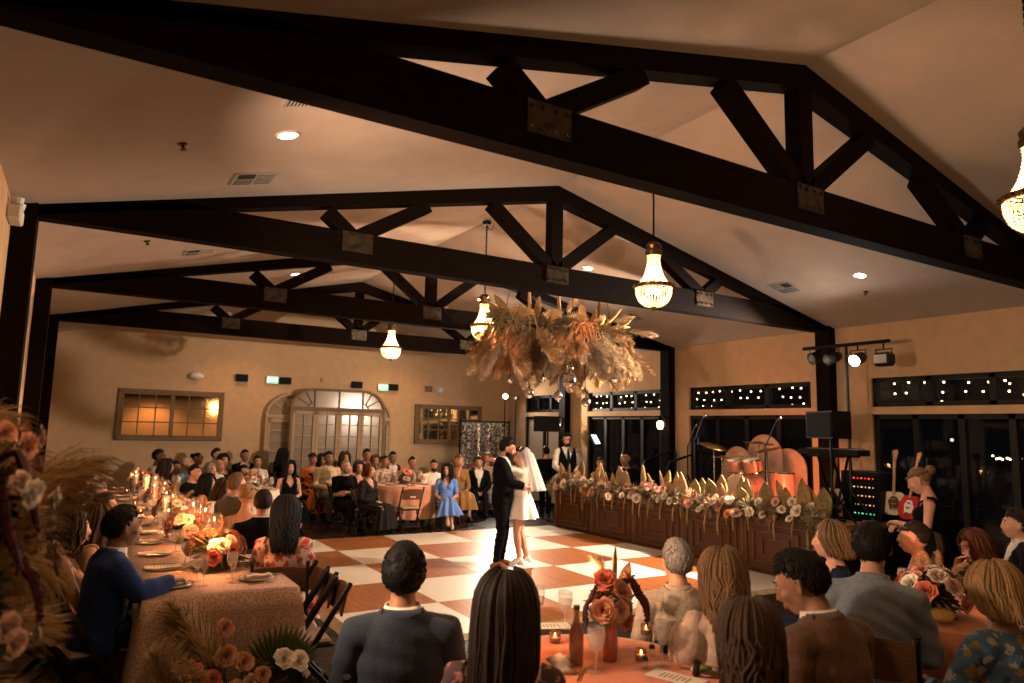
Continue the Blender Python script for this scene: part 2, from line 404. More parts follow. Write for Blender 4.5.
# ------------------------------------------------------------------ ceiling fittings
canm = glow('can_light_lens', (1., .80, .55), 60)
def slope_M(x, y, drop=0.):
    s = 1 if x < XM else -1; a = math.atan(SL)*s
    return Matrix.Translation((x, y, zc(x)-drop)) @ Matrix.Rotation(-a, 4, 'Y')
def can(x, y, label):
    t = thing('recessed_light', label, 'ceiling light'); t.matrix_world = slope_M(x, y)
    MB().lathe([(.075, .01), (.095, .0), (.095, -.008), (.075, -.012), (.07, .0)], 20).obj('trim_ring', whitep, t)
    MB().lathe([(.0, -.004), (.071, -.004)], 20).obj('lens', canm, t)
    p = Vector((x, y, zc(x)-.03)); lamp('down_spot', 'SPOT', p, 55, (1., .63, .31), .05, p+Vector((0, 0, -1)), 1.9, .6)
for x, y, l in ((1.21, 5.45, 'round recessed ceiling light above the long table, beside a vent'), (3.17, 9.14, 'recessed ceiling light seen in the web of the second truss'),
        (3.11, 12.72, 'recessed ceiling light seen in the web of the third truss'), (7.04, 9.18, 'recessed ceiling light by the king post of the second truss'),
        (7.05, 12.87, 'recessed ceiling light beside the chain of the middle chandelier'), (9.06, 5.64, 'recessed ceiling light on the slope above the stage'),
        (1.21, 1.77, 'added recessed light above the pampas pedestal, unseen over the camera'), (9.06, 1.77, 'recessed ceiling light above the near right coral table'), (3.11, 16.4, 'added recessed light washing the back wall above the white round table'), (7.05, 16.4, 'added recessed light washing the back wall above the dark mirror')): can(x, y, l)  # these four are added, to brighten the foreground and wash the back wall
ventm = mat('vent_metal', (.55, .5, .44), .5); ventd = mat('vent_gap', (.04, .03, .025), .7)
def vent(x, y, label):
    t = thing('ceiling_vent', label, 'air vent'); t.matrix_world = slope_M(x, y, .004)
    f = MB(); w = .36
    for s in (-1, 1): f.box((s*w/2, 0, 0), (.03, w, .012)); f.box((0, s*w/2, 0), (w, .03, .012))
    f.box((0, 0, 0), (.02, w, .012)); f.box((0, 0, 0), (w, .02, .012)); f.obj('frame', ventm, t)
    MB().box((0, 0, .003), (w, w, .004)).obj('backing', ventd, t)
    s_ = MB()
    for k in range(7):
        o = -w/2+w*(k+.5)/7; s_.box((w/4, o, -.002), (w/2-.03, .018, .008)); s_.box((o/2-w/4, w/4, -.002), (.01, w/2-.03, .008))
    s_.obj('slats', ventm, t)
for x, y, l in ((1.21, 4.69, 'square ceiling vent half behind the near truss'), (1.2, 6.64, 'square ceiling vent between the first and second truss'), (1.18, 9.99, 'square ceiling vent between the second and third truss'),
        (9.03, 6.84, 'square ceiling vent above the stage lights'), (9.05, 10.34, 'square ceiling vent above the hanging flower cloud')): vent(x, y, l)
for x, y, l in ((.49, 5.67, 'tiny sprinkler head on the ceiling near the vents'), (.5, 9.08, 'tiny sprinkler head below the second truss heel'), (9.6, 5.9, 'tiny sprinkler head on the slope above the stage lights')):
    t = MB(); t.lathe([(0, 0), (.035, 0), (.035, -.01), (.012, -.015), (.012, -.04), (.025, -.045), (.025, -.05), (0, -.05)], 10)
    o = t.obj('sprinkler_head', brass); o.matrix_world = slope_M(x, y); tag(o, l, 'sprinkler')

# emergency light high on the left wall
p = on(0, XL, 8, 214)
t = thing('emergency_wall_lamp', 'white twin-lamp emergency light high on the left wall', 'emergency light', p)
MB().box((.05, 0, 0), (.1, .3, .12), bev=.015).obj('housing', whitep, t)
for s in (-1, 1): MB().lathe([(0, 0), (.04, .0), (.05, .05), (.0, .045)], 12, (.06, s*.09, .07)).obj('lamp_head', whitep, t)

# ------------------------------------------------------------------ back wall
oldwood = wood('weathered_wood', (.16, .09, .045), (.42, .27, .15), .7, (4, 4, 14), .3)
palewood = wood('worn_cream_paint', (.42, .30, .18), (.66, .50, .32), .7, (3, 3, 9), .3)
mirrorm = mat('mirror_glass', (.95, .84, .62), .06, 1.)
clearg = mat('thin_clear_glass', (.9, .9, .88), .04, trans=.9, alpha=.12, spec=.5)
milkg = mat('dusty_glass', (.55, .42, .27), .2, spec=.6, alpha=.55)
def sash_mirror(px0, py0, px1, py1, label, sashes, cols, rows, tilt):
    p0, p1 = on(1, YB, px0, py0), on(1, YB, px1, py1); w, h = p1.x-p0.x, abs(p0.z-p1.z)
    t = thing('window_frame_mirror', label, 'mirror', ((p0.x+p1.x)/2, YB-.05, min(p0.z, p1.z))); t.rotation_euler = (tilt, 0, 0)
    f = MB(); fw = .075
    for s in (-1, 1): f.box((s*(w/2-fw/2), 0, h/2), (fw, .06, h), bev=.008); f.box((0, 0, h/2+s*(h/2-fw/2)), (w, .06, fw), bev=.008)
    f.obj('frame', oldwood, t)
    sw = (w-2*fw)/sashes; g = MB()
    for k in range(sashes):
        cx = -w/2+fw+sw*(k+.5)
        sf = MB(); b = .04
        for s in (-1, 1): sf.box((cx+s*(sw/2-b/2), -.01, h/2), (b, .05, h-2*fw)); sf.box((cx, -.01, h/2+s*(h/2-fw-b/2)), (sw, .05, b))
        for i in range(1, cols): sf.box((cx-sw/2+sw*i/cols, -.008, h/2), (.022, .035, h-2*fw))
        for j in range(1, rows): sf.box((cx, -.008, fw+(h-2*fw)*j/rows), (sw, .035, .022))
        sf.obj('sash', oldwood, t); MB().box((cx, .005, h/2), (sw, .01, h-2*fw)).obj('mirror_pane', mirrorm, t)
sash_mirror(119, 388, 221, 441, 'long old window-frame mirror on the back wall behind the long table', 2, 3, 3, -.03)
sash_mirror(415, 404, 480, 444, 'dark-reflecting old window-frame mirror between arched doors and sequin curtain', 2, 3, 3, -.02)
def arch_panel(cx, y, w, h, doors, ah, label, m1, tilt, doorcols=2, doorrows=6):
    """old french doors with a fanlight above, standing against the wall"""
    t = thing('arched_door_panel', label, 'salvaged doors', (cx, y, 0)); t.rotation_euler = (tilt, 0, 0)
    hd = h-ah; f = MB(); fw = .06; n = 20
    out, inn = [], []
    rx = min(w/2, ah*1.15)
    def arc(off):
        P = []
        for i in range(n+1):
            a = PI-PI*i/n; cxx = (-w/2+rx) if a > PI/2 else (w/2-rx)
            P.append((cxx+(rx-off)*math.cos(a), hd+(ah-off)*math.sin(a)))
        return P
    o_, i_ = arc(0), arc(fw)
    rings = [[V(a[0], -.04, a[1]), V(a[0], .04, a[1]), V(b[0], .04, b[1]), V(b[0], -.04, b[1])] for a, b in zip(o_, i_)]
    f.loft(rings); f.box((0, 0, hd), (w, .09, .09), bev=.01)
    for s in (-1, 1):
        f.box((s*(w/2-.03), 0, hd/2), (.06, .08, hd))
        c = s*(w/2-rx); f.tube([(c+s*.16*math.cos(a), 0, hd+.16*math.sin(a)) for a in [PI/2*k/8 for k in range(9)]], .013, 5)
        for a in (PI/5, PI*.36): f.bar((c+s*.16*math.cos(a), 0, hd+.16*math.sin(a)), (c+s*(rx-.03)*math.cos(a), 0, hd+(ah-.03)*math.sin(a)), .022, .022)
        f.bar((c, 0, hd), (c, 0, hd+ah), .03, .03)
    f.bar((0, 0, hd), (0, 0, hd+ah), .025, .025)
    f.obj('arch_frame', m1, t)
    g = MB(); g.poly([(p[0], .012, p[1]) for p in i_], .006, (0, 1, 0)); g.obj('fanlight_glass', milkg, t)
    dw = (w-.12)/doors
    for k in range(doors):
        x = -w/2+.06+dw*(k+.5); d = MB(); st = .075
        for s in (-1, 1): d.box((x+s*(dw/2-st/2), -.01, hd/2), (st-.006, .045, hd-.05)); 
        d.box((x, -.01, hd-.09), (dw, .045, .09)); d.box((x, -.01, .3), (dw-.02, .045, .55))
        for i in range(1, doorcols): d.box((x-dw/2+st+(dw-2*st)*i/doorcols, -.01, hd/2+.2), (.02, .03, hd-.6))
        for j in range(1, doorrows): d.box((x, -.01, .58+(hd-.67)*j/doorrows), (dw-2*st, .03, .02))
        dd = d.obj('door', palewood if m1 is oldwood else m1, t)
        MB().box((x, .012, hd/2+.2), (dw-.1, .006, hd-.6)).obj('door_glass', milkg, dd)
        hm = MB(); hm.box((x+dw/2-.04, -.04, 1.05), (.03, .02, .22)); hm.ball((x+dw/2-.04, -.08, 1.08), .028, 8); hm.obj('door_knob', brass, dd)
pA, pB = on(1, 17.45, 290, 420), on(1, 17.45, 385, 420); pt = on(1, 17.45, 337, 389)
arch_panel((pA.x+pB.x)/2, 17.45, pB.x-pA.x, pt.z, 4, .52, 'large set of four old glazed doors under an arched fanlight against the back wall', oldwood, -.02)
pA, pB = on(1, 17.68, 266, 420), on(1, 17.68, 392, 420); pt = on(1, 17.68, 280, 392)
arch_panel((pA.x+pB.x)/2-.02, 17.68, pB.x-pA.x, pt.z, 4, .6, 'paler arched door panel standing behind the large glazed doors', palewood, -.015)
exitm = mat('exit_sign_face', (.25, .8, .4), .5, emit=(.15, .9, .35), es=.9); exitl = mat('exit_letters', (.9, 1, .9), .5, emit=(.9, 1., .9), es=2.5)
def box_at(px, py, w, h, d, name, label, cat, m, bev=.01):
    p = on(1, YB, px, py); o = MB().box((0, -d/2, 0), (w, d, h), bev=bev).obj(name, m, loc=p); return tag(o, label, cat)
for px, py, l in ((272, 380, 'green exit sign left of the arched doors'), (382.5, 387.5, 'green exit sign right of the arched doors')):
    p = on(1, YB, px, py); t = thing('exit_sign', l, 'exit sign', p)
    MB().box((0, -.03, 0), (.30, .06, .19), bev=.01).obj('housing', whitep, t); MB().box((0, -.062, 0), (.27, .004, .16)).obj('face', exitm, t)
    inst('letters', text_mesh('EXIT', .12), t, (0, -.066, 0), (PI/2, 0, 0)).data.materials.append(exitl)
grill = mat('speaker_grill', (.005, .005, .005), .8)
for px, py, l in ((241.5, 378, 'small dark wall speaker above the long mirror'), (285, 381, 'small dark wall speaker beside the left exit sign'), (356.5, 385, 'small dark wall speaker above the arched doors'), (392.5, 387.5, 'small dark wall speaker beside the right exit sign')):
    p = on(1, YB, px, py); t = thing('wall_speaker', l, 'wall speaker', p); MB().box((0, -.05, 0), (.27, .1, .17), bev=.012).obj('cabinet', black, t); MB().box((0, -.103, 0), (.24, .006, .14)).obj('grille', grill, t)
box_at(428.5, 389, .2, .16, .05, 'wall_panel', 'small brown wall panel above the dark mirror', 'wall panel', oldwood)
box_at(322, 380, .08, .12, .03, 'wall_switch', 'small pale thermostat box above the arched doors', 'thermostat', palewood)
p = on(1, YB, 439, 390.5); o = MB().lathe([(0, -.09), (.07, -.08), (.11, -.03), (.12, 0)], 18).obj('wall_sounder', whitep, loc=p, smooth=True); o.rotation_euler = (PI/2, 0, 0); o.rotation_euler = (-PI/2, PI, 0); tag(o, 'round white wall fitting beside the small brown panel', 'wall fitting')
p = on(1, YB, 196, 376); t = thing('wall_sconce', 'small white half-bowl sconce above the long mirror', 'wall lamp', p)
m = MB(); m.ball((0, -.02, 0), (.17, .13, .1), 14); m.obj('shade', whitep, t, True); MB().box((0, -.01, 0), (.1, .02, .12)).obj('back_plate', whitep, t)

# post sconces on the right wall
sconceg = glow('sconce_glass', (1., .66, .32), 5)
for px, py, y, l in ((572, 424, 14.9, 'glowing jar sconce on the far dark post by the waiter'), (671, 424, 11.13, 'glowing jar sconce on the dark post behind the stage flowers')):
    p = on(0, XR-.18, px, py); p.y = y+ .0; t = thing('post_sconce', l, 'wall lamp', (XR-.18, y, p.z))
    MB().lathe([(0, -.12), (.05, -.11), (.075, -.04), (.07, .03), (.045, .06)], 14, (-.13, 0, 0)).obj('glass_shade', sconceg, t, True)
    m = MB(); m.lathe([(.05, .06), (.055, .1), (.02, .14), (0, .14)], 12, (-.13, 0, 0)); m.tube([(-.13, 0, .14), (-.13, 0, .18), (-.06, 0, .2), (0, 0, .1)], .01, 6); m.box((-.012, 0, .06), (.024, .09, .2)); m.obj('bracket', blackmetal, t)
    lamp('sconce_light', 'POINT', (XR-.18-.14, y, p.z-.05), 4, WARM, .06)

# string lights hung outside the transoms
bulbs = glow('string_bulb', (1., .70, .36), 22); wire = mat('black_wire', (.01, .01, .01), .6)
bulb_me = MB().ball((0, 0, 0), .017, 6).mesh('string_bulb', bulbs)
def string(x, y0, y1, z0, z1, n, label, sag=.06):
    t = thing('string_lights', label, 'string lights', (x, y0, z0), group='festoon strings outside the windows'); P = []
    for k in range(25):
        u = k/24; P.append((R.uniform(-.01, .01), (y1-y0)*u, (z1-z0)*u-sag*4*u*(1-u)+.05))
    MB().tube(P, .004, 4).obj('wire', wire, t)
    for k in range(n):
        u = (k+.5+R.uniform(-.25, .25))/n; inst('bulb', bulb_me, t, (R.uniform(-.02, .02), (y1-y0)*u, (z1-z0)*u-sag*4*u*(1-u)+.02+R.uniform(-.02, .02)))
for bi, ((a, b), w) in enumerate(zip(bays_r[1:4], ('far stage', 'middle stage', 'near right'))):
    for r_, (dz, wd) in enumerate(((.40, 'top'), (.25, 'middle'), (.10, 'lowest'))):
        string(XR+.45, a-.1, b+.35, Z2+dz-.02, Z2+dz-.02, int((b-a)*(5.2 if bi < 2 else 4.4)), '%s warm festoon string seen through the %s high window' % (wd, w), .03)
string(XR+2.0, 3.6, 5.6, 1.2, 3.0, 10, 'slanting warm festoon string seen through the glass doors at the far right', .1)

# sequin curtain on a pipe stand
seq = mat('sequin_fabric', (.62, .58, .52), .22, .9)
def sequins():
    m, nt, b = _new('silver_sequins'); b.inputs['Metallic'].default_value = .85; b.inputs['Roughness'].default_value = .28
    tc = nt.nodes.new('ShaderNodeTexCoord'); v = nt.nodes.new('ShaderNodeTexVoronoi'); v.inputs['Scale'].default_value = 28; nt.links.new(tc.outputs['Object'], v.inputs['Vector'])
    sx = nt.nodes.new('ShaderNodeSeparateColor'); nt.links.new(v.outputs['Color'], sx.inputs[0])
    cr = nt.nodes.new('ShaderNodeValToRGB'); cr.color_ramp.elements[0].color = (.12, .10, .085, 1); cr.color_ramp.elements[1].color = (.95, .92, .86, 1); cr.color_ramp.elements[0].position = .25; cr.color_ramp.elements[1].position = .8
    nt.links.new(sx.outputs[0], cr.inputs[0]); nt.links.new(cr.outputs[0], b.inputs['Base Color'])
    bp = nt.nodes.new('ShaderNodeBump'); bp.inputs['Strength'].default_value = .9; bp.inputs['Distance'].default_value = .03; nt.links.new(sx.outputs[1], bp.inputs['Height']); nt.links.new(bp.outputs[0], b.inputs['Normal'])
    return m
pa, pb = on(1, 17.1, 462, 421), on(1, 17.1, 508, 421)
t = thing('sequin_curtain', 'silver sequin curtain hanging on a pipe stand by the back corner', 'curtain', (pa.x, 17.1, 0)); W = pb.x-pa.x; Hc = pa.z
rings = []
for k in range(81):
    u = k/80; yy = .022*math.sin(u*W*18)+.01*math.sin(u*W*41); rings.append([V(u*W, yy, .03), V(u*W, yy*.9, Hc*.5), V(u*W, yy*.7, Hc-.03)])
MB().loft(rings, cap=False, closed=False).obj('curtain', sequins(), t, True)
m = MB(); m.tube([(-.06, 0, Hc), (W+.05, 0, Hc)], .02, 8)
for x in (-.05, W+.04): m.tube([(x, 0, .02), (x, 0, Hc+.06)], .022, 8); m.box((x, 0, .012), (.4, .4, .02))
m.obj('pipe_stand', blackmetal, t)
# ------------------------------------------------------------------ people
SKIN = {'fair': (.62, .36, .24), 'tan': (.48, .25, .15), 'olive': (.40, .22, .125), 'brown': (.22, .11, .06)}
HAIRC = {'black': (.012, .008, .007), 'dark': (.03, .016, .010), 'brown': (.07, .034, .017), 'auburn': (.13, .04, .018), 'red': (.20, .06, .02), 'blonde': (.42, .25, .11), 'dirty': (.22, .125, .06), 'grey': (.28, .25, .22), 'bald': (.3, .2, .14)}
def skinm(k): return mat('skin_'+k, SKIN[k], .5, spec=.35, nz=(25, .06))
def hairm(k):
    return wood('hair_'+k, tuple(c*.55 for c in HAIRC[k]), tuple(min(1, c*1.5) for c in HAIRC[k]), .62, (60, 60, 3), .22, .5, 3.)
eyew = mat('eye_white', (.8, .76, .7), .3); iris = mat('eye_iris', (.02, .012, .008), .2); lipm = mat('lips', (.42, .12, .10), .45); browm = mat('eyebrow', (.03, .018, .012), .7); nailm = mat('fingernail', (.65, .38, .3), .3)
def fab(name, col, rough=.85, nz=(40, .12), bump=(9, .25)): return mat('cloth_'+name, col, rough, nz=nz, bump=bump, sheen=.15 if max(col) > .05 else 0., spec=.25 if max(col) > .05 else .12)
def lerp(a, b, t): return a+(b-a)*t
UP = Vector((0, 0, 1))

def skeleton(sit=True, lean=0., fem=False, twist=0., hyaw=0., hpit=0., hroll=0., arms=('lap', 'lap'), legs=None, side=0.):
    """joints in body space: +Y forward, +X to the body's right, floor at z=0"""
    J = {}
    pz = .505 if sit else .93
    Mt = Matrix.Translation((0, 0, pz)) @ Matrix.Rotation(side, 4, 'Y') @ Matrix.Rotation(-lean, 4, 'X') @ Matrix.Rotation(twist, 4, 'Z')
    sw = .165 if fem else .19
    def B(x, y, z): return Mt @ V(x, y, z)
    J['pel'], J['wai'], J['che'], J['shc'], J['nb'] = B(0, 0, 0), B(0, .01, .17), B(0, .0, .33), B(0, -.015, .45), B(0, -.015, .525)
    Mn = Mt @ Matrix.Rotation(lean*.55, 4, 'X')
    nrm = (Mn.to_3x3() @ UP).normalized(); fw = (Mn.to_3x3() @ V(0, 1, 0)).normalized()
    J['hb'] = J['nb']+nrm*.058+fw*.018
    Mh = (Matrix.Rotation(hyaw, 4, 'Z') @ Mt.to_3x3().to_4x4() @ Matrix.Rotation(lean*.8, 4, 'X') @ Matrix.Rotation(hroll, 4, 'Y') @ Matrix.Rotation(hpit, 4, 'X'))
    J['hc'] = J['hb']+(Mh @ V(0, .02, .09)); Mh = Mh @ Matrix.Scale(1.10, 4); Mh.translation = J['hc']; J['Mh'] = Mh; J['Mt'] = Mt
    for i, s in ((0, -1), (1, 1)):
        k = 'LR'[i]; a = arms[i]; sh = B(s*sw, -.015, .435); J['sh'+k] = sh
        pre = {'lap': ((.06, .02, .16), (-.09, .27, .045)), 'table': ((.07, .13, .19), (-.06, .37, .20)), 'crossed': ((.06, .09, .17), (-.27, .24, .21)), 'chin': ((-.04, .26, .22), (-.13, .20, .50)),
               'side': ((.04, -.02, .14), (.035, .04, -.10)), 'clasp': ((.06, .03, .16), (-.15, .25, .10)), 'face': ((-.02, .24, .25), (-.12, .22, .56)), 'up': ((.05, .22, .28), (-.12, .34, .42))}
        if isinstance(a, str): e, w = pre[a]; e = B(s*(sw+e[0]), *e[1:]); w = B(s*(sw+w[0]), *w[1:])
        else: e, w = Vector(a[0]), Vector(a[1])
        J['el'+k], J['wr'+k] = e, w
        d = (w-e).normalized()
        hd = Vector(a[2]).normalized() if not isinstance(a, str) and len(a) > 2 else (d if a in ('side', 'table', 'face', 'chin') else (d+V(-s*.7, .25, -.1)).normalized())
        J['hd'+k] = hd
        if legs: h_, kn, an, to = [Vector(q) for q in legs[i]]
        elif sit: h_, kn, an, to = V(s*.09, .02, pz+.0), V(s*.115, .43, pz-.01), V(s*.115, .43, .085), V(s*.13, .57, .035)
        else: h_, kn, an, to = V(s*.085, .0, .9), V(s*.09, .025, .49), V(s*.09, -.01, .085), V(s*.11, .13, .035)
        J['hi'+k], J['kn'+k], J['an'+k], J['to'+k] = h_, kn, an, to
    return J
def hand(m, w, d, s, curl=.5, scale=1., palm=None):
    """palm and five bent fingers, appended to m; w wrist, d direction, s side (+1 right)"""
    d = Vector(d).normalized(); n = Vector(palm) if palm else V(0, 0, -1); n = (n-d*n.dot(d)); n = n.normalized() if n.length > .05 else d.orthogonal().normalized()
    x = d.cross(n)*(1 if s > 0 else -1)      # towards the thumb side
    k = scale
    m.tube([w-d*.01, w+d*.03*k, w+d*.075*k, w+d*.092*k], [(.026*k, .019*k), (.036*k, .017*k), (.041*k, .015*k), (.036*k, .012*k)], 10, x, True)
    for j, (o, L, r) in enumerate(((.030, .072, .0088), (.010, .081, .0092), (-.011, .075, .0088), (-.030, .058, .0078))):
        p = w+d*.082*k+x*o*k; P = [p-d*.02*k]; a = .12
        P.append(p); dirv = d
        for t in (.42, .33, .25):
            a += curl*.75; dirv = (d*math.cos(a)+n*math.sin(a)).normalized(); p = p+dirv*L*t*k; P.append(p)
        m.tube(P, [r*k, r*1.02*k, r*.97*k, r*.9*k, r*.75*k], 7, x, True)
    p = w+d*.02*k+x*.026*k; q = p+(d*.55+x*.75+n*.2).normalized()*.038*k; q2 = q+(d*.9+x*.25+n*(.2+curl*.5)).normalized()*.034*k; q3 = q2+(d*.95-x*.05+n*(.2+curl*.6)).normalized()*.026*k
    m.tube([p-x*.01, p, q, q2, q3], [.013*k, .0145*k, .0115*k, .0105*k, .008*k], 7, n, True)
def head_pieces(m, Mh, fem=False):
    T0 = m.T; m.T = Mh if T0 is None else T0 @ Mh
    m.ball((0, -.012, .022), (.074, .094, .093), 16); m.ball((0, .022, -.035), (.058, .066, .078), 14)
    m.ball((0, .05, -.085), (.030 if fem else .036, .028, .022), 10); m.ball((0, .058, .012), (.054, .035, .05), 12)
    m.tube([(0, .085, .022), (0, .098, -.005), (0, .108, -.028), (0, .092, -.038)], [(.008, .008), (.010, .010), (.0145, .011), (.009, .007)], 8, (1, 0, 0), True)
    for s in (-1, 1):
        m.ball((s*.036, .058, -.02), (.026, .03, .026), 8); m.ball((s*.03, .083, .035), (.022, .012, .008), 8)
        m.tube([(s*.072, -.005, .018), (s*.083, -.016, .02), (s*.080, -.014, -.004), (s*.071, -.002, -.03)], [(.006, .012), (.007, .018), (.006, .014), (.005, .008)], 8, (0, 1, 0), True)
    m.ball((0, .083, -.056), (.024, .012, .007), 8); m.ball((0, .081, -.067), (.021, .012, .008), 8)
    m.T = T0
def face_bits(m, Mh, hair, fem):
    """eyes, brows, lips and ear lines with their own materials (1 white 2 iris 3 lips 4 brow)"""
    T0 = m.T; m.T = Mh
    for s in (-1, 1):
        m.mi = 1; m.ball((s*.031, .0775, .016), (.0125, .0105, .0072), 8)
        m.mi = 2; m.ball((s*.031, .0858, .016), (.006, .0033, .0063), 7)
        m.mi = 4; m.tube([(s*.014, .0925, .036), (s*.03, .0915, .041), (s*.048, .078, .036)], [.0026, .0036, .002], 5, None, True)
        m.tube([(s*.018, .084, .0225), (s*.031, .0875, .0245), (s*.043, .081, .0215)], [.0014, .0018, .0012], 4, None, True)
    m.mi = 3; m.tube([(-.022, .085, -.060), (-.008, .0945, -.0555), (0, .0945, -.057), (.008, .0945, -.0555), (.022, .085, -.060)], [.002, .0045, .004, .0045, .002], 6, None, True)
    m.tube([(-.018, .086, -.063), (0, .0945, -.068), (.018, .086, -.063)], [.002, .006, .002], 6, None, True)
    m.mi = 0; m.T = T0
def body_mesh(J, fem, vox, heavy=1.):
    m = MB(); h = heavy
    xt = J['Mt'].to_3x3() @ V(1, 0, 0)
    if fem:
        rr = [(.155, .115), (.165*h, .118*h), (.125*h, .095*h), (.142*h, .108*h), (.135, .085), (.062, .060)]
    else:
        rr = [(.150, .115), (.158*h, .118*h), (.150*h, .108*h*h), (.176*h, .122*h), (.165*h, .100), (.072, .068)]
    m.tube([J['pel']-(J['wai']-J['pel']).normalized()*.06, J['pel'], J['wai'], J['che'], J['shc'], J['nb']], rr, 20, xt, True)
    if fem:
        Mt = J['Mt'].to_3x3()
        for s in (-1, 1): m.ball(J['che']+Mt @ V(s*.07, .085, .0), (.062, .052, .06), 10)
    m.tube([J['nb']-UP*.05, J['nb'], J['hb'], J['hc']], [(.075, .07), (.055 if fem else .064, .056 if fem else .062), (.046 if fem else .056, .05 if fem else .058), (.045, .05)], 14, xt, True)
    head_pieces(m, J['Mh'], fem)
    a = .88 if fem else 1.
    for s, k in ((-1, 'L'), (1, 'R')):
        sh, el, wr = J['sh'+k], J['el'+k], J['wr'+k]
        m.tube([J['shc']+(sh-J['shc'])*.45, sh, sh.lerp(el, .45), el], [(.07*a, .062*a), (.062*a*h, .06*a*h), (.05*a*h, .05*a*h), (.041*a, .041*a)], 12, None, True)
        m.tube([el, el.lerp(wr, .3), wr], [.042*a, .043*a, (.027*a)], 12, None, True)
        hi, kn, an, to = J['hi'+k], J['kn'+k], J['an'+k], J['to'+k]
        m.tube([hi+(hi-kn).normalized()*.04, hi, hi.lerp(kn, .45), kn], [.085*h, .092*h, .075*h, .055], 14, None, True)
        m.tube([kn, kn.lerp(an, .3), kn.lerp(an, .7), an], [.054, .058, .042, .036], 12, None, True)
        hl = an-(to-an).normalized()*.05; hl.z = max(an.z*.45, .03) if an.z < .12 else an.z-.045
        m.tube([hl, V(an.x, an.y, 0)+UP*((an.z+hl.z)/2) if an.z < .12 else an, to.lerp(an, .45), to], [(.034, .034), (.04, .04), (.042, .034), (.036, .022)], 10, (1, 0, 0), True)
        m.tube([wr-(wr-el).normalized()*.02, wr, wr+J['hd'+k]*.05], [.028*a, .027*a, .030*a], 10, None, True)
    me = m.mesh('body_raw', []); o = bpy.data.objects.new('tmp', me); COL.objects.link(o)
    r = o.modifiers.new('r', 'REMESH'); r.mode = 'VOXEL'; r.voxel_size = vox
    q = o.modifiers.new('s', 'SMOOTH'); q.factor = .5; q.iterations = 2 if vox > .014 else 4
    dg = bpy.context.evaluated_depsgraph_get(); e = o.evaluated_get(dg); out = bpy.data.meshes.new_from_object(e)
    bpy.data.objects.remove(o); bpy.data.meshes.remove(me); return out
def regions(J, C):
    """nearest bone for each point: index into NAMES and position t along it"""
    NB = [('torso', 'pel', 'wai', .13), ('torso', 'wai', 'che', .13), ('torso', 'che', 'shc', .13), ('torso', 'shc', 'nb', .10), ('neck', 'nb', 'hb', .055), ('head', 'hb', 'hc', .085)]
    for k in 'LR': NB += [('uarm', 'sh'+k, 'el'+k, .05), ('farm', 'el'+k, 'wr'+k, .036), ('hand', 'wr'+k, None, .03), ('thigh', 'hi'+k, 'kn'+k, .078), ('shin', 'kn'+k, 'an'+k, .045), ('foot', 'an'+k, 'to'+k, .04)]
    best = np.full(len(C), 1e9); idx = np.zeros(len(C), int); T = np.zeros(len(C))
    for i, (n, a, b, r) in enumerate(NB):
        A = np.array(J[a]); Bq = np.array(J[b]) if b else np.array(J[a]+J['hd'+a[-1]]*.16)
        d = Bq-A; L = d @ d; t = np.clip(((C-A) @ d)/L, 0, 1); q = A+t[:, None]*d
        D = np.linalg.norm(C-q, axis=1)-r
        if n == 'head': D = np.minimum(D, np.linalg.norm(C-np.array(J['hc']), axis=1)-.115)
        k = D < best; best[k] = D[k]; idx[k] = i; T[k] = t[k]
    nm = np.array([q[0] for q in NB]); return nm[idx], T
def shell(me, co, no, fsel, off, name, m, parent, wrinkle=.004, seed=0, thick=.006):
    """a garment: the chosen faces of the body lifted off the skin by off"""
    F = [me.polygons[i].vertices[:] for i in np.nonzero(fsel)[0]]
    if len(F) < 4: return None
    ids = np.unique(np.concatenate([np.array(f) for f in F])); mp = {int(v): i for i, v in enumerate(ids)}
    C = co[ids]; N = no[ids]
    w = np.sin(C[:, 0]*31+C[:, 2]*43+seed)*np.sin(C[:, 1]*37+C[:, 2]*19+seed*2)+.6*np.sin(C[:, 2]*71+C[:, 0]*23+C[:, 1]*51)
    P = C+N*(off+wrinkle*w)[:, None]; Pin = C+N*(off-thick-.001)
    n = len(ids); mm = MB(); fs = [tuple(mp[int(v)] for v in f) for f in F]
    cnt = {}
    for f in fs:
        for a, b in zip(f, f[1:]+f[:1]):
            k = (a, b) if a < b else (b, a); cnt[k] = cnt.get(k, 0)+1 if k in cnt else 1; 
            if cnt[k] == 1: cnt[(k, 'd')] = (a, b)
    rim = [cnt[(k, 'd')] for k in list(cnt) if isinstance(k[0], int) and cnt[k] == 1]
    rv = sorted({v for e in rim for v in e}); rp = {v: n+i for i, v in enumerate(rv)}
    mm.v = [tuple(p) for p in P]+[tuple(Pin[v]) for v in rv]
    mm.f = fs+[(b, a, rp[a], rp[b]) for a, b in rim]; mm.m = [0]*len(mm.f)
    return mm.obj(name, m, parent, True)
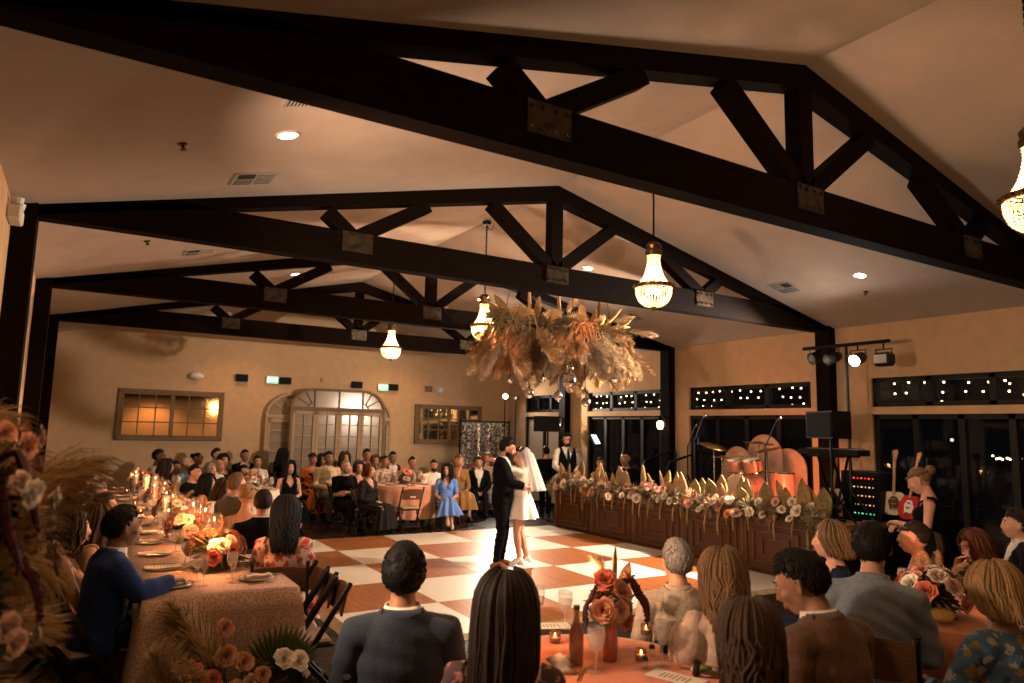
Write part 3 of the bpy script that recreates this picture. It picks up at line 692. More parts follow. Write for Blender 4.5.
def hair_mesh(style, fem, near, seed=0):
    """hair in head space (head centre at origin, +Y face)"""
    m = MB(); rr = random.Random(seed)
    n, h = (40, 26) if near else (22, 14)
    long_ = style in ('long', 'bob', 'wavy', 'half')
    vs = []; fs = []
    ex = .013 if not long_ and style != 'curly' else .018
    if style == 'curly': ex = .026
    if style == 'buzz': ex = .005
    if style in ('bun', 'pony'): ex = .007
    for i in range(h+1):
        a = -PI/2+PI*i/h
        for j in range(n):
            b = 2*PI*j/n; d = V(math.cos(a)*math.cos(b), math.cos(a)*math.sin(b), math.sin(a))
            # hairline: forehead above z~.5, temples, nape
            fl = float(np.interp(d.y, [-.5, -.25, -.08, .12, .30, .5], [-.85, -.75, -.10, -.06, .26, .46]))
            if style in ('bun', 'pony'): fl = float(np.interp(d.y, [-.5, -.25, -.08, .12, .30, .5], [-.62, -.45, -.02, .14, .38, .50]))
            if style == 'receding': fl += .25*max(0, d.y)
            if style == 'bald': fl = lerp(.0, -.7, min(1, max(0, (-.05-d.y)/.5))); 
            k0 = max(0, d.z-fl); k = min(1, k0/.10); k2 = min(1, k0/(.55 if not fem or style in ('bun', 'pony') else .2))
            if style == 'bald' and d.z > .25: k = k2 = 0
            nz = noise.noise(d*7+V(seed, 0, 0))*.004+noise.noise(V(b*9, a*2, seed))*.0035
            if style == 'curly': nz = noise.noise(d*9+V(seed, 0, 0))*.016
            top = 0
            e = -.02+.022*k+(ex+nz+top)*k2
            lift = (.012 if style == 'short' else .022 if style == 'quiff' else 0)*max(0, d.z)**2*(1+.6*d.y)*k2
            e += (.0 if near else -.004); vs.append(V(d.x*(.075+e), d.y*(.0955+e*(.75 if d.y > 0 else 1))-.011, d.z*(.095+e)+.020+lift))
    for i in range(h):
        for j in range(n): fs.append((i*n+j, i*n+(j+1) % n, (i+1)*n+(j+1) % n, (i+1)*n+j))
    m.add(vs, fs)
    if near and style in ('short', 'quiff', 'buzz', 'bald', 'bob', 'long', 'wavy'):
        P0 = [p for p in vs if True]; Ncl = 420 if style in ('short', 'quiff') else 0
        for q_ in range(Ncl):
            d = V(rr.gauss(0, 1), rr.gauss(0, 1), rr.gauss(.35, .8)).normalized(); fl = float(np.interp(d.y, [-.5, -.25, -.08, .12, .30, .5], [-.85, -.75, -.10, -.06, .26, .46]))
            if d.z < fl+.06: continue
            w_ = V(0, -.35, .94); tg = (d-w_*.2-d*d.dot(d-w_*.2)).normalized() if d.z < .8 else V(.3*d.x, .9, -.1); k2 = min(1, (d.z-fl)/.55); e = -.001+.012*k2+(.022 if style == 'quiff' else .012)*0
            lf = (.012 if style == 'short' else .022)*max(0, d.z)**2*(1+.6*d.y)*k2
            c0 = V(d.x*(.075+e), d.y*(.0955+e)-.011, d.z*(.095+e)+.020+lf); l = .012+.020*k2
            m.tube([c0-d*.004, c0+tg*l*.5+d*.0025, c0+tg*l-d*.002*(1+4*(1-k2))], [.0035, .0038, .0006], 4)
    def lock(a, L, out, r, wav=0., sw=0., fr=.0, top=.9):
        """one lock: from the crown round the skull at azimuth a (0 = front, PI = back), then hanging"""
        P = []; c = V(math.sin(a), math.cos(a), 0)
        for k in range(5):
            e = lerp(1.25, .05, k/4); P.append(V(c.x*(.078+out)*math.cos(e), c.y*(.099+out)*math.cos(e)-.010, .020+(.098+out)*math.sin(e)))
        z = P[-1].z; b = P[-1]; q = 7
        for k in range(1, q+1):
            t = k/q; ph = wav*math.sin(t*9+sw)
            s_ = 1-.22*t if style == 'bob' else 1.0+(.22 if style == 'long' else .02)*t-.25*t*t
            P.append(V(b.x*s_+c.y*ph, b.y*s_-.02*t*fr-c.x*ph+(-.035*t if c.y < .3 else -.02*t), z-L*t))
        rad = [r*.5, r, r, r, r]+[r*(1-.35*(k/q)**2) for k in range(1, q)]+[r*.2]
        m.tube(P, [(q_*1.5, q_*.7) for q_ in rad], 5 if near else 4, c.cross(UP))
    if long_:
        L = {'long': .36, 'bob': .13, 'wavy': .30, 'half': .30}[style]
        N = 300 if near else 46
        for k in range(N):
            g0 = .95 if style == 'bob' else .72; a = lerp(g0, 2*PI-g0, (k+rr.random())/N); back = abs(a-PI) < 1.9
            lock(a, L*(1 if back else .9)*rr.uniform(.82, 1.05), rr.uniform(.010, .034), (.0050 if near else .013)*rr.uniform(.8, 1.2), (.022 if style in ('wavy', 'half') else .004)*rr.uniform(.4, 1.3), rr.uniform(0, 6), 1)
    if style in ('bun', 'pony'):
        for k in range(60 if near else 16):
            a = rr.uniform(0, 2*PI); c = V(math.sin(a), math.cos(a), 0); P = []
            for q in range(6):
                t = q/5; e = lerp(.35, 1.0, t); p = V(c.x*.094*math.cos(e*.9), c.y*.113*math.cos(e*.9)-.010, .02+.112*math.sin(e*.9)); P.append(p.lerp(V(0, -.118, .055), t**1.4))
            m.tube(P, .006 if near else .011, 4)
        if style == 'bun':
            for k in range(26 if near else 9):
                u = rr.uniform(0, 6.28); v = Matrix.Rotation(rr.uniform(0, 3), 3, 'Y') @ Matrix.Rotation(rr.uniform(0, 3), 3, 'X')
                m.tube([V(0, -.128, .055)+v @ V(.036*math.cos(u+q*.7), .036*math.sin(u+q*.7), 0) for q in range(7)], .011, 5, None, True)
        else:
            for k in range(30 if near else 9):
                o = V(rr.uniform(-.02, .02), rr.uniform(-.015, .015), 0); m.tube([V(0, -.115, .055)+o*.3, V(0, -.15, .04)+o, V(0, -.165, -.04)+o*1.4, V(0, -.15, -.15)+o*1.2, V(0, -.14, -.22)+o*.5], [.007, .01, .01, .008, .002], 4)
    return m
PEOPLE = []
def person(label, px, py, y2, face, sit=True, fem=False, vox=.0165, skin='fair', hair=('short', 'dark'), top=('shirt', None), bottom=('trousers', None), lean=0., hyaw=0., hpit=0., hroll=0., arms=('lap', 'lap'),
           legs=None, heavy=1., twist=0., group=None, pos=None, z0=0., near=False, beard=None, shoes=None, curl=.5, side=0., scale=None, fix=None):
    """top = (kind, material, options); face in degrees, 0 looks to the back wall, 90 to the stage, 180 to the camera"""
    J = skeleton(sit, lean, fem, twist, hyaw, hpit, hroll, arms, legs, side)
    if pos is None: pos = atd(px, py, y2*(float(np.interp(y2, [8.5, 11], [.9, 1.])) if sit else 1.))
    s = scale or max(.86, min(1.2, (pos.z-z0)/J['hc'].z))
    yaw = -math.radians(face); Rz = Matrix.Rotation(yaw, 3, 'Z'); off = Rz @ V(J['hc'].x, J['hc'].y, 0)*s
    loc = V(pos.x-off.x, pos.y-off.y, z0)
    me = body_mesh(J, fem, vox, heavy)
    nv = len(me.vertices); co = np.empty(nv*3); me.vertices.foreach_get('co', co); co = co.reshape(-1, 3)
    no = np.empty(nv*3); me.vertices.foreach_get('normal', no); no = no.reshape(-1, 3)
    nf = len(me.polygons); C = np.empty(nf*3); me.polygons.foreach_get('center', C); C = C.reshape(-1, 3)
    nm, T = regions(J, C)
    # hands and face features join the body mesh
    m = MB(); m.v = [tuple(p) for p in co]; m.f = [tuple(p.vertices) for p in me.polygons]; m.m = [0]*nf
    for sd, k in ((-1, 'L'), (1, 'R')): hand(m, J['wr'+k]+(J['hd'+k])*.01, J['hd'+k], sd, curl, .93 if fem else 1.05)
    face_bits(m, J['Mh'], hair, fem)
    body = m.obj('person', [skinm(skin), eyew, iris, lipm, browm], smooth=True, loc=loc, rot=(0, 0, yaw)); body.scale = (s, s, s)
    tag(body, label, 'person', group)
    # clothes
    Mi = np.array(J['Mt'].inverted()); L = C @ Mi[:3, :3].T+Mi[:3, 3]; x, y, z = L[:, 0], L[:, 1], L[:, 2]
    isT, isN = nm == 'torso', nm == 'neck'; ua, fa = nm == 'uarm', nm == 'farm'; th, shn, ft = nm == 'thigh', nm == 'shin', nm == 'foot'
    low = isT & (z < .03)
    kind, tm = top[0], top[1]; opt = top[2] if len(top) > 2 else {}
    seed = len(PEOPLE)
    neckline = {'crew': (z < .50), 'v': ~((y > .0) & (z > .30) & (np.abs(x) < (z-.30)*.55)) & (z < .505), 'scoop': ~((y > 0) & (z > .36) & (np.abs(x) < .09)) & (z < .49), 'low': ((z < .43-.0*x) | ((np.abs(np.abs(x)-.10) < .03) & (z < .5))) & ~((y > 0) & (z > .32) & (np.abs(x) < (z-.30)*.8)),
                'strapless': z < .36, 'backless': (z < .36) | ((y > -.02) & (z < .44)), 'collar': (z < .515)}
    G = []
    if kind == 'suit':
        sm = opt.get('shirt') or fab('white_shirt', (.72, .68, .62))
        shell(me, co, no, isT & (z > .15) & (z < .515), .010, 'shirt', sm, body, .001, seed)
        c = MB(); Mt = J['Mt']; c.loft([[Mt @ V(.078*math.sin(a), -.012-.070*math.cos(a), .505), Mt @ V(.090*math.sin(a), -.012-.084*math.cos(a), .51), Mt @ V(.078*math.sin(a), -.010-.071*math.cos(a), .562), Mt @ V(.073*math.sin(a), -.012-.066*math.cos(a), .558)] for a in [lerp(-2.6, 2.6, k/16) for k in range(17)]]); c.obj('collar', sm, body, True)
        cut = ~((y > .0) & (z > .12) & (np.abs(x) < .012+(z-.12)*.26)) & (z < .525)
        shell(me, co, no, (isT & cut) | ua | (fa & (T < .93)) | (low & cut) | (nm == 'thigh') & (T < .12), .024, 'jacket', tm, body, .0022, seed, .014)
        # collar and lapels
        c = MB(); Mt = J['Mt']
        for sd in (-1, 1):
            P = [(sd*.085, -.055, .545), (sd*.088, .02, .525), (sd*.072, .075, .44), (sd*.05, .118, .33), (sd*.022, .142, .17)]
            Q = [(sd*.10, -.06, .505), (sd*.115, .01, .485), (sd*.125, .070, .40), (sd*.095, .122, .31), (sd*.032, .148, .16)]
            c.loft([[Mt @ V(*p), Mt @ V(*q), Mt @ (V(*q)+V(0, .006, .004)), Mt @ (V(*p)+V(0, .008, .006))] for p, q in zip(P, Q)])
        c.loft([[Mt @ V(.088*math.sin(a), -.02-.062*math.cos(a), .535), Mt @ V(.105*math.sin(a), -.02-.078*math.cos(a), .50), Mt @ V(.108*math.sin(a), -.02-.082*math.cos(a), .505), Mt @ V(.09*math.sin(a), -.02-.066*math.cos(a), .552)] for a in [lerp(-1.6, 1.6, k/10) for k in range(11)]])
        c.obj('lapel', tm, body, True)
        if opt.get('tie'):
            t = MB(); t.loft([[Mt @ V(-w, yy, zz), Mt @ V(w, yy, zz), Mt @ V(w, yy+.012, zz), Mt @ V(-w, yy+.012, zz)] for w, yy, zz in ((.018, .073, .50), (.014, .09, .475), (.022, .118, .40), (.03, .138, .28), (.034, .135, .15), (.004, .13, .10))]); t.obj('necktie', opt['tie'], body)
    elif kind == 'shirt':
        sl = opt.get('sleeve', 1.); nk = neckline[opt.get('neck', 'collar')]
        sel = (isT & nk) | (low) | ((nm == 'thigh') & (T < .1))
        if sl > 0: sel |= ua & (T < min(1, sl*2)) if sl <= .5 else ua | (fa & (T < (sl-.5)*2-.06))
        shell(me, co, no, sel, opt.get('off', .016), 'shirt' if not opt.get('nm') else opt['nm'], tm, body, .004, seed, .010)
        if opt.get('neck', 'collar') == 'collar':
            c = MB(); Mt = J['Mt']
            c.loft([[Mt @ V(.078*math.sin(a), -.012-.072*math.cos(a), .505), Mt @ V(.094*math.sin(a), -.012-.088*math.cos(a), .50), Mt @ V(.08*math.sin(a), -.010-.074*math.cos(a), .548), Mt @ V(.074*math.sin(a), -.012-.068*math.cos(a), .545)] for a in [lerp(-2.5, 2.5, k/16) for k in range(17)]]); c.obj('collar', tm, body, True)
        if opt.get('vest'):
            cut = ~((y > 0) & (z > .22) & (np.abs(x) < (z-.22)*.4)) & (z < .50)
            shell(me, co, no, (isT & cut & (np.abs(x) < .155)) | low, .026, 'waistcoat', opt['vest'], body, .002, seed, .012)
        if opt.get('tie'):
            t = MB(); Mt = J['Mt']; t.loft([[Mt @ V(-w, yy, zz), Mt @ V(w, yy, zz), Mt @ V(w, yy+.012, zz), Mt @ V(-w, yy+.012, zz)] for w, yy, zz in ((.018, .078, .50), (.014, .095, .475), (.022, .132, .40), (.03, .152, .28), (.034, .145, .15), (.004, .14, .10))]); t.obj('necktie', opt['tie'], body)
    else:   # dress / tank: one garment with its own neckline
        sl = opt.get('sleeve', 0.); nk = neckline[opt.get('neck', 'scoop')]
        sel = (isT & nk) | low
        if sl > 0: sel |= ua & (T < min(1, sl*2)) if sl <= .5 else ua | (fa & (T < (sl-.5)*2-.06))
        if kind == 'dress': sel |= th & (T < (.9 if sit else .35))
        shell(me, co, no, sel, opt.get('off', .016), 'dress' if kind == 'dress' else 'top', tm, body, .004, seed, .010)
        if opt.get('straps'):
            Mt = J['Mt']
            for sd in (-1, 1): MB().tube([Mt @ V(sd*.07, .105, .36), Mt @ V(sd*.085, .07, .455), Mt @ V(sd*.085, -.02, .505), Mt @ V(sd*.075, -.095, .44), Mt @ V(sd*.06, -.11, .34)], [(.012, .006)]*5, 6).obj('shoulder_strap', tm, body)
        if opt.get('puff'):
            for k in 'LR':
                a_, b_ = J['sh'+k], J['el'+k]; P = [lerp(a_, b_, t) for t in (-.08, .1, .35, .6, .72)]
                MB().tube(P, [.06, .092, .10, .085, .05], 16, None, True).obj('puff_sleeve', tm, body, True)
    if bottom[0] == 'trousers': shell(me, co, no, th | (shn & (T < .97)) | (isT & (z < .06)), .012, 'trousers', bottom[1] or fab('black_trousers', (.012, .012, .014)), body, .004, seed)
    elif bottom[0] == 'skirt' and bottom[1]: skirt(J, sit, bottom[1], body, bottom[2] if len(bottom) > 2 else .75)
    if kind == 'dress' and bottom[0] == 'dress': skirt(J, sit, tm, body, bottom[1] or .6)
    shm = shoes or mat('black_shoes', (.01, .01, .01), .3)
    isL = np.linalg.norm(C-np.array(J['toL']), axis=1)+np.linalg.norm(C-np.array(J['anL']), axis=1) < np.linalg.norm(C-np.array(J['toR']), axis=1)+np.linalg.norm(C-np.array(J['anR']), axis=1)
    for q_ in (isL, ~isL): shell(me, co, no, (ft | (shn & (T > .95))) & q_, .007, 'shoe', shm, body, .0, seed)
    # hair
    if hair[0] != 'none':
        hm = hair_mesh(hair[0], fem, near, seed); hm.obj('hair', hairm(hair[1]), body, True, None).matrix_local = J['Mh']
    if beard:
        b = MB(); b.T = J['Mh']; b.ball((0, .028, -.062), (.062, .062, .055), 14); b.ball((0, .083, -.046), (.028, .016, .008), 8); b.obj('beard', hairm(beard), body, True)
    bpy.data.meshes.remove(me)
    body['J_head'] = 0; del body['J_head']
    PEOPLE.append((body, loc, yaw, s, sit, J)); return body, J
def skirt(J, sit, m, parent, L=.75):
    """skirt draped over both legs, L = how far down the shins it reaches (0 knee, 1 ankle)"""
    s = MB(); hl, hr, kl, kr, al, ar = [J[k] for k in ('hiL', 'hiR', 'knL', 'knR', 'anL', 'anR')]
    mid = lambda a, b: (a+b)/2
    H, K, A = mid(hl, hr), mid(kl, kr), mid(al, ar); E = lerp(K, A, max(.02, L)); wk = (kr-kl).length/2+.085; wa = (ar-al).length/2+.10+.06*L
    if sit: P = [J['pel']+(J['wai']-J['pel'])*.45, H+V(0, -.02, .02), lerp(H, K, .5)+V(0, 0, .012), K+V(0, .015, 0), lerp(K, E, .5)+V(0, .03, 0), E+V(0, .03, 0)]; r = [(.155, .125), (.205, .118), (wk+.035, .095), (wk, .085), (lerp(wk, wa, .5), .095), (wa, .115)]
    else: P = [J['wai'], J['pel'], lerp(H, K, .4), K, E]; r = [(.14, .11), (.19, .14), (.21, .16), (wk+.06, .19), (wa+.06, .22)]
    rings = []; n = 40
    for i, p in enumerate(P):
        t = (P[min(i+1, len(P)-1)]-P[max(i-1, 0)]).normalized(); x = V(1, 0, 0); x = (x-t*x.dot(t)).normalized(); y = t.cross(x); fl = .0+.016*max(0, i-1)
        rings.append([p+x*((r[i][0]+fl*math.sin(j*2*PI/n*9))*math.cos(2*PI*j/n))+y*((r[i][1]+fl*math.sin(j*2*PI/n*9))*math.sin(2*PI*j/n)) for j in range(n)])
    s.loft(rings, cap=False); o = s.obj('skirt', m, parent, True)
    return o
# ------------------------------------------------------------------ guests
suit_black = fab('black_suit', (.008, .007, .008)); suit_navy = fab('navy_suit', (.020, .030, .085)); suit_blue = fab('royal_blue_suit', (.016, .038, .17)); suit_brown = fab('brown_tweed', (.16, .075, .042), nz=(120, .3))
suit_grey = fab('slate_blue_jacket', (.038, .046, .064), nz=(150, .25)); suit_olive = fab('olive_jacket', (.13, .095, .055)); white = fab('white_cotton', (.74, .70, .64)); cream = fab('cream_cotton', (.62, .52, .38)); beige = fab('beige_linen', (.50, .42, .33))
dgrey = fab('charcoal_cotton', (.03, .03, .034)); blk = fab('black_cotton', (.006, .006, .007)); lblue = fab('pale_blue_cotton', (.25, .34, .48)); greyblue = fab('grey_blue_shirt', (.26, .28, .32)); navyd = fab('navy_knit', (.014, .022, .045))
pinkd = fab('blush_satin', (.62, .38, .30), .5); orange = fab('marigold', (.70, .27, .03)); reddr = fab('scarlet', (.52, .05, .03)); peach = fab('peach_crepe', (.62, .30, .18)); mustard = fab('mustard_knit', (.36, .20, .06)); bluedr = fab('cornflower_crepe', (.20, .33, .66)); rust = fab('rust_crepe', (.33, .09, .035))
floral_or = pattern('orange_black_floral', (.72, .20, .03), [(.02, .015, .012), (.80, .30, .05), (.02, .015, .012)], 9, thresh=.42)
floral_cr = pattern('cream_floral', (.66, .54, .42), [(.25, .10, .05), (.55, .22, .12), (.10, .12, .06)], 22)
floral_rd = pattern('red_floral', (.70, .52, .45), [(.55, .06, .04), (.62, .10, .08), (.35, .10, .05)], 18, thresh=.45)
floral_dk = pattern('dark_red_floral', (.30, .06, .03), [(.62, .20, .10), (.65, .42, .28), (.12, .03, .02)], 26, thresh=.45)
floral_bl = pattern('blue_floral', (.10, .20, .38), [(.55, .55, .50), (.42, .30, .08), (.05, .07, .12), (.5, .5, .46)], 19, thresh=.42)
floral_mv = pattern('plum_floral', (.07, .03, .03), [(.35, .12, .11), (.45, .22, .14), (.10, .03, .04)], 24, thresh=.4)
sheer = fab('black_sheer', (.028, .022, .02), .6); brownshoe = mat('brown_leather', (.30, .12, .04), .35); nude = mat('nude_shoes', (.55, .38, .26), .4)
tieg = fab('grey_tie', (.2, .2, .2), .5)
S = ('skirt', None)
# --- along the far side of the long table, against the windows
person('man in royal blue suit, arms on the near end of the long table', 123, 528, 5.4, 78, hair=('short', 'black'), top=('suit', suit_blue, {}), bottom=('trousers', fab('blue_trousers', (.006, .010, .035))), lean=.16, hyaw=.05, arms=('table', ((.27, .16, .80), (.13, .40, .82))), vox=.012, near=True, skin='olive')
person('woman with long brown hair in blush dress beside the royal blue suit', 72, 529, 5.6, 85, fem=True, hair=('wavy', 'brown'), top=('dress', pinkd, {'neck': 'low', 'straps': 1}), bottom=('dress', .6), lean=.1, hyaw=-.25, arms=('lap', 'table'), vox=.013, near=True, skin='fair')
person('woman with brown hair, face in profile, between blush dress and dark-haired man', 99, 521, 6.4, 88, fem=True, hair=('long', 'brown'), top=('dress', peach, {}), bottom=('dress', .6), lean=.12, hyaw=-.1, vox=.014)
person('man with short greying hair in dark suit leaning over the long table', 105, 508, 7.3, 85, hair=('short', 'dark'), top=('suit', suit_black, {}), bottom=('trousers', suit_black), lean=.2, hyaw=-.1, vox=.016)
person('guest with dark hair bowed low on the window side of the long table', 97, 495, 8.4, 85, hair=('short', 'grey'), top=('suit', suit_navy, {}), bottom=('trousers', suit_navy), lean=.22, hyaw=-.15, hpit=-.2, vox=.018)
person('man in dark suit and white collar, profile, window side of the long table', 89, 483, 9.6, 88, hair=('quiff', 'black'), top=('suit', suit_black, {}), bottom=('trousers', suit_black), lean=.08, hyaw=-.1, vox=.018)
person('dark-haired man farthest back on the window side of the long table', 79, 471, 11.2, 92, hair=('short', 'dark'), top=('suit', suit_black, {}), bottom=('trousers', suit_black), vox=.02)
# --- dance floor side of the long table
person('woman with long dark wavy hair and red floral dress, back turned at the long table', 286, 514, 6.6, 18, fem=True, hair=('wavy', 'black'), top=('dress', floral_rd, {'neck': 'backless', 'sleeve': .3}), bottom=('dress', .6), arms=('lap', 'lap'), vox=.012, near=True, hpit=-.1, skin='fair')
person('man in black suit seen from behind beside the red floral dress', 263, 503, 7.5, 12, hair=('buzz', 'dark'), top=('suit', suit_black, {}), bottom=('trousers', suit_black), vox=.014, lean=.05)
person('blonde woman in scarlet dress seen from behind at the long table', 248, 497, 8.25, 28, fem=True, hair=('bun', 'blonde'), top=('dress', reddr, {'neck': 'backless'}), bottom=('dress', .6), vox=.015, near=True, lean=.1, hpit=-.25)
person('man in olive brown jacket with white collar turned towards the dance floor', 237, 485, 9.2, 60, hair=('short', 'dirty'), top=('suit', suit_olive, {}), bottom=('trousers', suit_olive), vox=.016)
person('woman with brown hair looking down in white top beside the olive jacket', 224, 489, 9.9, 150, fem=True, hair=('wavy', 'brown'), top=('dress', white, {'sleeve': .4}), bottom=('dress', .6), hpit=-.3, hyaw=.1, vox=.018)
person('woman with long straight black hair in marigold top', 208, 483, 10.6, 120, fem=True, hair=('long', 'black'), top=('dress', orange, {}), bottom=('dress', .6), vox=.018, arms=('table', 'lap'))
person('grey-haired person with headband half hidden behind the marigold top', 211, 470, 12.9, 150, fem=True, hair=('bob', 'grey'), top=('dress', dgrey, {'sleeve': 1}), bottom=('dress', .6))
person('guest with dark hair and dark top leaning in before the bald man', 195, 473, 11.7, 130, hair=('short', 'black'), top=('shirt', blk, {'neck': 'crew'}), lean=.15)
# --- behind the far end of the long table
person('man with dark curly hair and beige top behind the long table', 159.5, 457, 14.2, 120, hair=('curly', 'black'), top=('shirt', beige, {'neck': 'crew'}), skin='brown')
person('dark-haired woman in black top by the farthest candles', 167, 467, 12.6, 110, fem=True, hair=('long', 'dark'), top=('dress', blk, {'sleeve': .5}), bottom=('dress', .6))
person('man in white shirt and dark hair next to the bald man', 175.5, 468, 13.2, 130, hair=('short', 'black'), top=('shirt', white, {}), skin='olive')
person('bald bearded man with glasses in pale blue shirt', 186, 464, 13.6, 110, hair=('bald', 'grey'), top=('shirt', lblue, {}), beard='grey')
person('woman with dark tied hair behind the bald bearded man', 198, 459, 14.8, 140, fem=True, hair=('bun', 'black'), top=('dress', rust, {'sleeve': .3}), bottom=('dress', .6), skin='tan')
person('man in white shirt with his hand at his face', 217, 455, 15.6, 130, hair=('short', 'dark'), top=('shirt', white, {}), arms=('lap', 'chin'))
person('bald older man in dark jacket by the white round table', 219, 466, 13.3, 150, hair=('bald', 'grey'), top=('suit', suit_black, {}), skin='tan')
person('woman with dark bob behind the bald older man', 223.5, 461, 14.5, 160, fem=True, hair=('bob', 'black'), top=('dress', dgrey, {'sleeve': .3}), bottom=('dress', .6))
# --- white round table near the back wall
person('man in dark suit standing out highest behind the white round table', 245, 456, 16.3, 165, hair=('short', 'dark'), top=('suit', suit_black, {}), skin='tan')
person('woman with dark hair in black dress, side-on at the white round table', 244, 470, 14.4, 120, fem=True, hair=('bun', 'black'), top=('dress', blk, {'sleeve': .3}), bottom=('dress', .6))
person('man in white shirt and grey tie at the white round table', 257.5, 462, 15.2, 172, hair=('short', 'dark'), top=('shirt', white, {'tie': tieg}), arms=('lap', 'clasp'))
person('woman with long black hair in black dress, hands clasped', 290, 468, 13.3, 176, fem=True, hair=('long', 'black'), top=('dress', blk, {'neck': 'low', 'straps': 1}), bottom=('dress', .7), arms=('clasp', 'clasp'), vox=.016, heavy=1.1)
person('long-haired person in black before the left edge of the arched doors', 284, 455, 16.5, 100, fem=True, hair=('long', 'black'), top=('dress', blk, {'sleeve': 1}), bottom=('dress', .7), skin='brown')
# --- guests in front of the arched doors
person('woman in orange and black floral dress, arms folded', 313, 459, 15.4, 172, fem=True, hair=('bun', 'black'), top=('dress', floral_or, {'sleeve': .9, 'neck': 'v'}), bottom=('dress', .9), arms=('clasp', 'clasp'), vox=.017, skin='tan')
person('dark-haired woman peeking between orange floral dress and cream shirt', 322.5, 460, 16.2, 172, fem=True, hair=('long', 'dark'), top=('dress', blk, {}), bottom=('dress', .6))
person('man in cream shirt and grey trousers before the arched doors', 329, 458.5, 14.9, 174, hair=('short', 'black'), top=('shirt', cream, {}), bottom=('trousers', fab('grey_trousers', (.12, .11, .10))), arms=('lap', 'clasp'), vox=.017, skin='olive')
person('woman with long brown hair in peach top behind the black polo', 345, 458.5, 16.0, 174, fem=True, hair=('long', 'brown'), top=('dress', peach, {'sleeve': .3}), bottom=('dress', .6))
person('man in black polo and cap with folded arms, seated before the arched doors', 346, 467, 13.6, 165, hair=('buzz', 'grey'), top=('shirt', blk, {'neck': 'crew', 'sleeve': .45}), arms=('crossed', 'crossed'), vox=.016, heavy=1.15, beard='grey')
person('woman with brown bob between black polo and auburn hair', 359, 468, 14.3, 176, fem=True, hair=('bob', 'brown'), top=('dress', rust, {'sleeve': .5}), bottom=('dress', .6))
person('man in white shirt standing out above the guests at the arched doors', 367, 455.5, 16.6, 178, hair=('short', 'dark'), top=('shirt', white, {}), skin='tan')
person('guest with reddish hair between white shirt and cream floral blouse', 375.5, 461, 16.7, 180, fem=True, hair=('bob', 'red'), top=('dress', peach, {'sleeve': .4}), bottom=('dress', .6))
person('woman with auburn hair in sheer black dress', 370, 471, 13.2, 150, fem=True, hair=('bob', 'auburn'), top=('dress', sheer, {'sleeve': 1, 'neck': 'v'}), bottom=('dress', .9), arms=('clasp', 'clasp'), vox=.016, heavy=1.1)
person('woman in cream floral blouse by the peach round table', 385, 461.5, 16.0, 178, fem=True, hair=('bun', 'black'), top=('shirt', floral_cr, {'neck': 'crew', 'sleeve': .8, 'nm': 'blouse'}), bottom=('skirt', peach, .3), vox=.018, skin='tan')
person('man in black suit behind the cream floral blouse', 393, 458, 16.6, 182, hair=('short', 'black'), top=('suit', suit_black, {}), skin='olive')
person('man in beige shirt with glasses behind the peach round table', 412.5, 463, 15.8, 184, hair=('short', 'black'), top=('shirt', beige, {'sleeve': .4}), skin='olive', arms=('table', 'table'))
person('bearded man in white shirt leaning at the peach round table', 434, 466, 15.5, 196, hair=('short', 'black'), top=('shirt', white, {'sleeve': .45}), beard='black', arms=('lap', 'table'), heavy=1.15, skin='tan', vox=.018)
bl, _ = person('long-haired woman in cornflower blue dress with crossed legs', 447, 470, 14.3, 205, fem=True, hair=('long', 'black'), top=('dress', bluedr, {'sleeve': .45, 'neck': 'v'}), bottom=('dress', .65), vox=.015, arms=('lap', 'lap'), shoes=nude, hyaw=-.2,
       legs=(((-.09, .02, .505), (-.09, .43, .50), (-.12, .42, .085), (-.13, .56, .035)), ((.09, .02, .52), (.0, .43, .58), (-.03, .56, .20), (-.04, .69, .12))))
person('woman in mustard top resting her chin beside the red flowers', 459, 461, 15.5, 190, fem=True, hair=('bun', 'red'), top=('dress', mustard, {'sleeve': .8, 'neck': 'crew'}), bottom=('dress', .6), arms=('lap', 'chin'))
person('guest in dark jacket just behind the groom, by the sequin curtain', 479, 463, 16.4, 200, hair=('short', 'dark'), top=('suit', suit_black, {}))
person('guest with blonde hair in front of the sequin curtain', 487, 459, 17.0, 205, fem=True, hair=('bob', 'dirty'), top=('dress', beige, {'sleeve': .6}), bottom=('dress', .6), arms=('lap', 'face'))
# --- two tables nearest the camera
person('man in slate blue jacket with short dark hair, back to the camera', 404, 576, 3.75, 24, hair=('short', 'black'), top=('suit', suit_grey, {}), bottom=('trousers', fab('dark_trousers', (.02, .022, .028))), vox=.011, near=True, heavy=1.08, skin='olive', arms=('lap', 'lap'))
person('woman with long dark brown hair, back to the camera, beside the slate blue jacket', 506, 610, 3.1, 38, fem=True, hair=('long', 'dark'), top=('dress', floral_mv, {'sleeve': .3, 'neck': 'backless'}), bottom=('dress', .6), vox=.011, near=True, hpit=.05)
person('grey-haired man in beige shirt at the orange table, back turned', 676, 562, 4.95, 26, hair=('short', 'grey'), top=('shirt', beige, {}), bottom=('trousers', dgrey), vox=.011, near=True, heavy=1.06, arms=('lap', 'lap'), hyaw=.15)
person('woman with long highlighted brown hair and puffed cream sleeves', 722, 577, 4.15, 32, fem=True, hair=('wavy', 'dirty'), top=('dress', fab('ivory_puff', (.62, .50, .42)), {'neck': 'crew', 'puff': 1, 'sleeve': .3}), bottom=('dress', .6), vox=.011, near=True, hyaw=.1)
person('woman with brown hair in dark red floral top', 750, 640, 2.95, 42, fem=True, hair=('wavy', 'brown'), top=('dress', floral_dk, {'sleeve': .6, 'neck': 'crew'}), bottom=('dress', .6), vox=.011, near=True, hpit=-.1)
